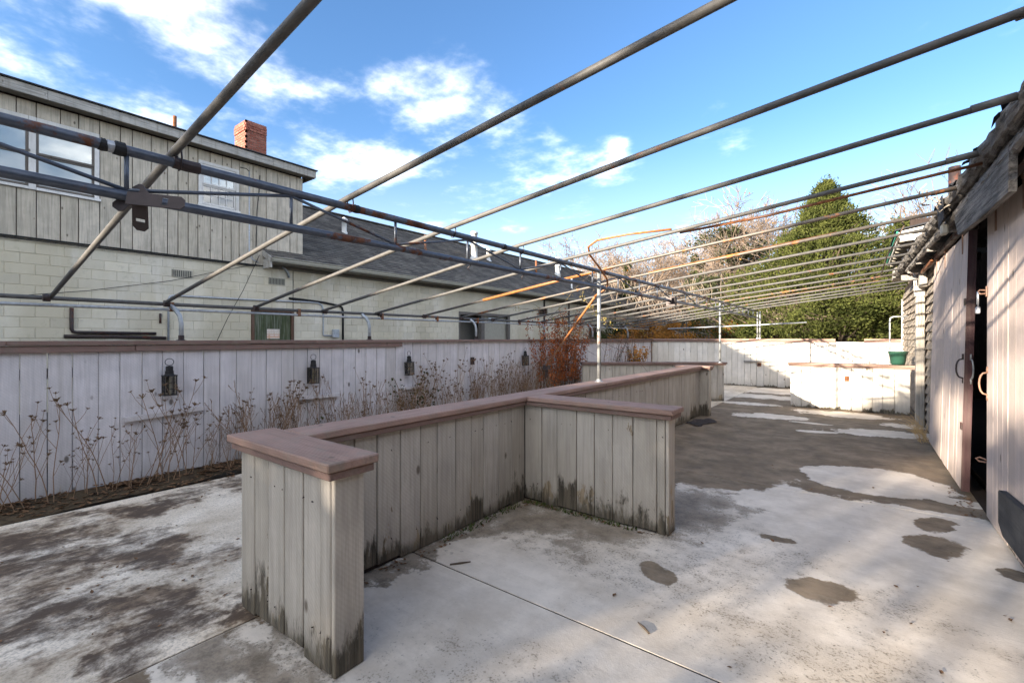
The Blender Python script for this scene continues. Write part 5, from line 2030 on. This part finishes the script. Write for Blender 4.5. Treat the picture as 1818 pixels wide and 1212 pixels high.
creeper('ivy', 'clump of dark green ivy leaves climbing the fence below a lantern', 4.25, 4.95, 0.15, 0.85, 'ivy_leaf', 'weed_stem', 9, 260, 0.026, 61)
creeper('ivy', 'low sprig of green leaves at the fence foot left of the ivy clump', 2.9, 3.3, 0.05, 0.35, 'ivy_leaf', 'weed_stem', 4, 60, 0.02, 62)
creeper('red_vine', 'dense vine with rust red leaves hanging over the fence top', 7.75, 9.7, 0.45, 1.95, 'red_leaf', 'bark_dark', 46, 5200, 0.021, 63, 0.55)
creeper('bare_vine', 'bare tangled vine stems in the far fence corner', 10.2, 14.6, 0.3, 1.8, 'red_leaf', 'bark_dark', 44, 260, 0.018, 64, 0.5)
creeper('autumn_shrub', 'low bush with red and orange autumn leaves behind the slanted half wall', 12.0, 13.6, 0.5, 1.15, 'orange_leaf', 'bark_dark', 16, 520, 0.035, 65, 0.5)
# long bare runners reaching along the rafters
RV = thing('runner_vine', 'thin bare vine runners with a few yellow leaves trailing along the rafters', 'vine', (-4.6, 8.8, 1.7))
rg = random.Random(66)
st, lf = MB(), MB()
for s_ in range(16):
    p = Vector((rg.uniform(-5.4, -5.0), rg.uniform(8.0, 9.4), rg.uniform(1.4, 1.9)))
    d = Vector((rg.uniform(-0.2, 0.9), rg.uniform(-1.0, 1.0), rg.uniform(0.0, 0.35))).normalized()
    pts = [p.copy()]
    for i in range(rg.randint(10, 24)):
        d = (d + Vector((rg.uniform(-0.16, 0.2), rg.uniform(-0.2, 0.2), rg.uniform(-0.16, 0.10)))).normalized()
        p = p + d * 0.10
        pts.append(p.copy())
        if rg.random() < 0.16:
            for q in range(5):
                c = p + Vector((rg.gauss(0, 0.03), rg.gauss(0, 0.03), rg.gauss(0, 0.04)))
                u = Vector((rg.uniform(-1, 1), rg.uniform(-1, 1), rg.uniform(-1, 1))).normalized()
                lf.leaf(c, u * 0.017, u.orthogonal() * 0.016)
    st.tube(pts, [lerp(0.006, 0.0025, i / len(pts)) for i in range(len(pts))], 4, False)
pts = [(-3.1, 5.7, 1.95), (-3.0, 5.75, 1.85), (-2.95, 5.8, 1.75), (-2.85, 5.85, 1.66), (-2.8, 5.9, 1.58), (-2.72, 5.92, 1.52)]
st.tube(pts, 0.006, 4, False)
for q in range(70):
    c = Vector(pts[min(q // 13, 5)]) + Vector((rg.gauss(0, 0.02), rg.gauss(0, 0.02), rg.gauss(0, 0.02)))
    u = Vector((rg.uniform(-1, 1), rg.uniform(-1, 1), rg.uniform(-1, 1))).normalized()
    lf.leaf(c, u * 0.015, u.orthogonal() * 0.014)
tag(st.build('stems', MAT['bark_dark'], RV), kind='stuff')
tag(lf.build('leaves', MAT['yellow_leaf'], RV), kind='stuff')
# dry grass tuft by the shed door
GT = thing('dry_grass', 'straw coloured tuft of dry grass at the shed wall beside the door', 'grass', (0.62, 8.4, 0))
rg = random.Random(70)
mb = MB()
for i in range(70):
    p = Vector((0.70 + rg.uniform(-0.09, 0.03), rg.uniform(8.05, 9.2), 0.0))
    d = Vector((rg.uniform(-0.7, 0.15), rg.uniform(-0.5, 0.5), 1)).normalized()
    L = rg.uniform(0.12, 0.46)
    mb.tube([p, p + d * L * 0.5, p + (d + Vector((-0.2, 0.1, -0.25))) * L], [0.0028, 0.002, 0.001], 3, False)
mb.build('blades', MAT['dry_grass'], GT)

# ------------------------------------------------------------------ trees


def grow(mb, p, d, L, r0, depth, rg, droop=0.0, lean=0.22, leaves=None):
    n_ = 4 if depth > 2 else 3
    pts, rads = [p.copy()], [r0]
    r1 = r0 * 0.70
    for i in range(n_):
        d = (d + Vector((rg.uniform(-lean, lean), rg.uniform(-lean, lean), rg.uniform(-0.06, 0.14) - droop))).normalized()
        p = p + d * (L / n_)
        pts.append(p.copy())
        rads.append(lerp(r0, r1, (i + 1) / n_))
        if depth > 0 and i >= 1 and rg.random() < 0.62:
            a = rg.uniform(0, 6.28)
            o_ = d.orthogonal().normalized()
            o_ = Matrix.Rotation(a, 3, d) @ o_
            dd = (d * rg.uniform(0.5, 0.9) + o_ * rg.uniform(0.5, 1.0)).normalized()
            grow(mb, p, dd, L * rg.uniform(0.5, 0.78), max(rads[-1] * 0.6, 0.0125), depth - 1, rg, droop, lean, leaves)
    mb.tube(pts, rads, 6 if r0 > 0.06 else (4 if r0 > 0.02 else 3), False)
    if leaves is not None and depth <= 1:
        leaves.append(p.copy())
    if depth > 0:
        for s_ in range(2):
            a = rg.uniform(0, 6.28)
            o_ = Matrix.Rotation(a, 3, d) @ d.orthogonal().normalized()
            dd = (d + o_ * rg.uniform(0.25, 0.75)).normalized()
            grow(mb, p, dd, L * rg.uniform(0.62, 0.85), max(r1 * 0.88, 0.0125), depth - 1, rg, droop, lean, leaves)


def bare_tree_proto(seed, hgt, depth=6):
    rg = random.Random(seed)
    mb = MB()
    lv = []
    grow(mb, Vector((0, 0, -0.2)), Vector((rg.uniform(-0.08, 0.08), rg.uniform(-0.08, 0.08), 1)).normalized(), hgt * 0.30, hgt * 0.014, depth, rg, 0.0, 0.2, lv)
    return mb, lv


tproto = []
for i in range(4):
    mb, lv = bare_tree_proto(200 + i * 3, 10.0)
    me = mb.mesh('branches')
    me.materials.append(MAT['twig_pale'])
    lf = MB()
    rg = random.Random(300 + i)
    for q in lv:
        if rg.random() < 0.02:
            for k_ in range(3):
                c = q + Vector((rg.gauss(0, 0.12), rg.gauss(0, 0.12), rg.gauss(0, 0.12)))
                u = Vector((rg.uniform(-1, 1), rg.uniform(-1, 1), rg.uniform(-1, 1))).normalized()
                lf.leaf(c, u * 0.06, u.orthogonal() * 0.06)
    lm_ = lf.mesh('last_leaves')
    lm_.materials.append(MAT['orange_leaf'])
    tproto.append((me, lm_))
    print('bare tree tris', sum(len(p_.vertices) - 2 for p_ in me.polygons))
TREES = [(-19.0, 33.5, 1.00, 'bare tree with spreading pale branches standing beyond the end of the roof ridge'),
         (-14.5, 33.0, 0.86, 'bare tree with russet leaves left beside the ivy covered trunk'),
         (-11.5, 30.5, 0.92, 'bare tree right of the ivy covered trunk behind the canopy frame'),
         (-8.4, 32.0, 1.05, 'tallest pale bare tree standing left of the dark holly'),
         (-6.4, 36.0, 0.95, 'bare tree rising behind the dark holly'),
         (-3.6, 29.0, 0.95, 'bare pale tree between the holly and the big cedar'),
         (2.6, 27.0, 0.80, 'bare tree showing right of the cedar above the shed eave'),
         (4.6, 30.0, 0.95, 'bare tree farthest right behind the shed roof'),
         (-17.0, 41.0, 1.05, 'bare tree in the back row left of the others'),
         (-10.0, 42.0, 1.15, 'bare tree in the back row behind the middle of the woods'),
         (-3.0, 38.0, 1.05, 'bare tree in the back row behind the cedar'),
         (-16.6, 35.5, 0.85, 'slim bare tree just right of the roof end'),
         (-12.2, 36.5, 1.0, 'bare tree between the two ivy wrapped trunks'),
         (-9.6, 34.5, 0.9, 'bare twiggy tree under the bent rusty conduit'),
         (-5.0, 32.5, 0.9, 'bare tree close behind the right side of the holly'),
         (1.2, 33.0, 1.0, 'bare tree peeping out above the cedar on its right'),
         (-20.5, 40.0, 1.0, 'bare tree low above the dark roof ridge')]
rg = random.Random(81)
for i, (x, y, s, lb) in enumerate(TREES):
    me, lm_ = tproto[i % 4]
    root = thing('bare_tree', lb, 'tree', (x, y, -0.1), 'bare trees beyond the fence')
    root.rotation_euler = (0, 0, rg.uniform(0, 6.28))
    root.scale = (s * 1.15, s * 1.15, s * 1.02)
    for m2, pn in ((me, 'branches'), (lm_, 'leaves')):
        o = bpy.data.objects.new(pn, m2)
        COL.objects.link(o)
        o.parent = root


def crown_tree(name, label, loc, shape, n_clump, leaf_mt, seed, trunk_r=0.16, leaf=(0.05, 0.02), per=14, clump=0.22, upturn=0.5, group=None, hollow=0.35):
    """shape(z01, angle) -> radius; clumps of small leaf faces spread through the crown"""
    rg = random.Random(seed)
    root = thing(name, label, 'tree', loc, group)
    hgt, zlow, fn = shape
    tr, lf, tw = MB(), MB(), MB()
    tr.tube([(0, 0, -0.2), (0.03, 0.02, hgt * 0.35), (0.0, 0.05, hgt * 0.7), (0.02, 0.0, hgt * 0.97)], [trunk_r, trunk_r * 0.8, trunk_r * 0.45, 0.02], 8, False)
    boughs = [(rg.random() ** 1.15, rg.uniform(0, 2 * math.pi)) for _ in range(max(12, n_clump // 22))]
    for i in range(n_clump):
        bz, ba = rg.choice(boughs)
        z01 = min(0.999, max(0.0, bz + rg.gauss(0, 0.022)))
        an = ba + rg.gauss(0, 0.10 + 0.25 * bz)
        rmax = fn(z01, an)
        rr = rmax * (hollow + (1.08 - hollow) * rg.random() ** 0.6)
        z_ = lerp(zlow, hgt, z01)
        c = Vector((rr * math.cos(an), rr * math.sin(an), z_ + rg.uniform(-0.1, 0.1)))
        out = Vector((math.cos(an), math.sin(an), upturn)).normalized()
        if upturn > 0.6:
            c = c + Vector((math.cos(an) * 0.35, math.sin(an) * 0.35, 0.95)) * (rg.random() ** 1.6) * 0.75 * (1.05 - z01)
        cs = clump * rg.uniform(0.6, 1.25)
        if i % 5 == 0:
            tw.tube([(0, 0, max(0.2, z_ - rr * 0.35)), (c.x * 0.6, c.y * 0.6, lerp(max(0.2, z_ - rr * 0.35), z_, 0.55)), c], [0.03, 0.018, 0.006], 3, False)
        for k_ in range(per):
            o_ = Vector((rg.gauss(0, 0.5), rg.gauss(0, 0.5), rg.gauss(0, 0.45))) * cs + out * cs * rg.uniform(-0.3, 0.8)
            u = (out + Vector((rg.uniform(-0.9, 0.9), rg.uniform(-0.9, 0.9), rg.uniform(-0.6, 0.9)))).normalized()
            v = u.orthogonal().normalized()
            v = Matrix.Rotation(rg.uniform(0, 6.28), 3, u) @ v
            lf.leaf(c + o_, u * leaf[0] * rg.uniform(0.7, 1.4), v * leaf[1] * 2 * rg.uniform(0.7, 1.3))
    for mb, nm, mt in ((tr, 'trunk', 'bark_dark'), (tw, 'limbs', 'bark_dark'), (lf, 'crown', leaf_mt)):
        o = bpy.data.objects.new(nm, mb.mesh(nm))
        COL.objects.link(o)
        o.data.materials.append(MAT[mt])
        o.parent = root
    return root


def cedar_shape(R0, lobes, seed):
    rg = random.Random(seed)
    ph = [rg.uniform(0, 6.28) for _ in range(6)]

    def fn(z01, an):
        base = R0 * (1 - z01) ** 1.12 * (0.80 + 0.20 * math.sin(min(1, z01 * 3.0) * 1.57))
        wob = 1 + 0.16 * math.sin(3 * an + ph[0] + z01 * 9) + 0.14 * math.sin(5 * an + ph[1] - z01 * 17) + 0.12 * math.sin(z01 * 31 + ph[2] + 2 * an)
        return max(0.05, base * wob)
    return fn


def round_shape(R0, seed):
    rg = random.Random(seed)
    ph = [rg.uniform(0, 6.28) for _ in range(6)]

    def fn(z01, an):
        base = R0 * math.sqrt(max(0.02, 1 - (2 * z01 - 0.85) ** 2 / 1.4))
        return base * (1 + 0.2 * math.sin(3 * an + ph[0] + 7 * z01) + 0.16 * math.sin(4 * an + ph[1] - 11 * z01))
    return fn


big_cedar = crown_tree('cedar_tree', 'big dark green cedar beyond the far fence, sunlit from the left', (-1.05, 20.0, -0.1), (6.95, 0.6, cedar_shape(5.2, 5, 1)), 5600, 'cedar_leaf', 401, 0.22, (0.055, 0.021), 17, 0.20, 0.7)
big_cedar.scale = (0.92, 0.70, 1.0)
crown_tree('cedar_tree', 'shorter cedar spire behind the right side of the big cedar', (1.15, 21.3, -0.1), (5.9, 1.2, cedar_shape(1.5, 5, 2)), 1100, 'cedar_leaf', 402, 0.15, (0.055, 0.021), 16, 0.20, 0.7)
crown_tree('cedar_tree', 'low cedar bough mass drooping over the far fence cap', (-0.55, 16.9, -0.1), (2.7, 0.95, round_shape(1.45, 7)), 900, 'cedar_leaf', 403, 0.10, (0.05, 0.02), 16, 0.19, 0.2)
crown_tree('holly_tree', 'dark evergreen holly with grey green leaves among the bare trees', (-6.0, 28.5, -0.1), (7.6, 1.5, round_shape(2.3, 9)), 950, 'holly_leaf', 404, 0.16, (0.085, 0.045), 13, 0.33, 0.3)
crown_tree('ivy_clad_tree', 'tree trunk wrapped in dark ivy standing left of centre in the woods', (-13.0, 30.5, -0.1), (6.6, 0.8, lambda z, a: 0.55 * (1 - 0.5 * z)), 330, 'ivy_leaf', 405, 0.14, (0.09, 0.045), 12, 0.22, 0.2)
crown_tree('ivy_clad_tree', 'slim ivy wrapped trunk just left of the holly', (-7.9, 29.0, -0.1), (6.4, 2.2, lambda z, a: 0.32 * (1 - 0.4 * z)), 180, 'ivy_leaf', 406, 0.12, (0.08, 0.04), 10, 0.18, 0.2)
SHR = [(-7.6, 19.6, 2.0, 1.35, 'orange_leaf', 'orange leaved shrub behind the fence corner'),
       (-5.7, 19.2, 2.25, 1.35, 'orange_leaf', 'brightest orange shrub behind the far fence left of the cedar'),
       (-3.9, 19.9, 2.0, 1.1, 'orange_leaf', 'brownish orange shrub nearest the cedar'),
       (-9.4, 20.8, 2.1, 1.2, 'ivy_leaf', 'dark green shrub at the end of the block building'),
       (-2.9, 18.4, 2.0, 0.95, 'cedar_leaf', 'small green cedar shrub at the foot of the big cedar')]
for i, (x, y, hh, r0, mt, lb) in enumerate(SHR):
    crown_tree('shrub', lb, (x, y, -0.1), (hh, 0.35, round_shape(r0, 40 + i)), 520, mt, 420 + i, 0.05, (0.055, 0.03), 11, 0.20, 0.5, 'shrubs beyond the far fence', 0.15)
# undergrowth and distant wood: nobody could count it
rg = random.Random(90)
mb = MB()
for i in range(520):
    x, y = rg.uniform(-24, 6), rg.uniform(24, 40)
    p = Vector((x, y, -0.1))
    grow(mb, p, Vector((rg.uniform(-0.2, 0.2), rg.uniform(-0.2, 0.2), 1)).normalized(), rg.uniform(1.0, 2.4), 0.022, 2, rg, 0.0, 0.25)
tag(mb.build('undergrowth', MAT['bark']), 'brown leafless undergrowth filling the woods beyond the fence', 'undergrowth', kind='stuff')
mb = MB()
for i in range(900):
    x, y = rg.uniform(-60, 30), rg.uniform(48, 70)
    p = Vector((x, y, -0.1))
    grow(mb, p, Vector((rg.uniform(-0.15, 0.15), rg.uniform(-0.15, 0.15), 1)).normalized(), rg.uniform(3.0, 4.6), 0.07, 2, rg, 0.0, 0.25)
tag(mb.build('far_woods', MAT['bark_dark']), 'far leafless wood along the horizon', 'woods', kind='stuff')
# evergreen row behind the viewer: it shades the near half of the patio
BEHIND = ((-8.95, -18.7, 5.0, 1.15, 0.5, 700, 'broad back row'), (-7.95, -16.0, 4.9, 1.30, 0.5, 900, 'leftmost, densest and slimmest'), (-6.0, -17.4, 6.9, 1.7, 4.6, 150, 'high crowned second'), (-5.6, -15.2, 4.3, 1.5, 0.4, 60, 'low sparse'),
          (-3.6, -16.4, 6.6, 1.6, 2.6, 260, 'fourth from the left,'), (-0.8, -16.8, 6.8, 1.9, 0.5, 420, 'rightmost and tallest'))
for i, (x, y, hh, r0, zl, nc, wh) in enumerate(BEHIND):
    crown_tree('evergreen_tree', wh + ' evergreen of the row behind the viewer', (x, y, -0.1), (hh, zl, round_shape(r0, 60 + i)), nc, 'cedar_leaf', 440 + i, 0.12, (0.12, 0.06), (22, 22, 14, 12, 12, 12)[i], 0.34, 0.4, 'evergreens behind the viewer', 0.1)
print('objects', len(bpy.data.objects), 'tris', sum(sum(len(p_.vertices) - 2 for p_ in me.polygons) for me in bpy.data.meshes))
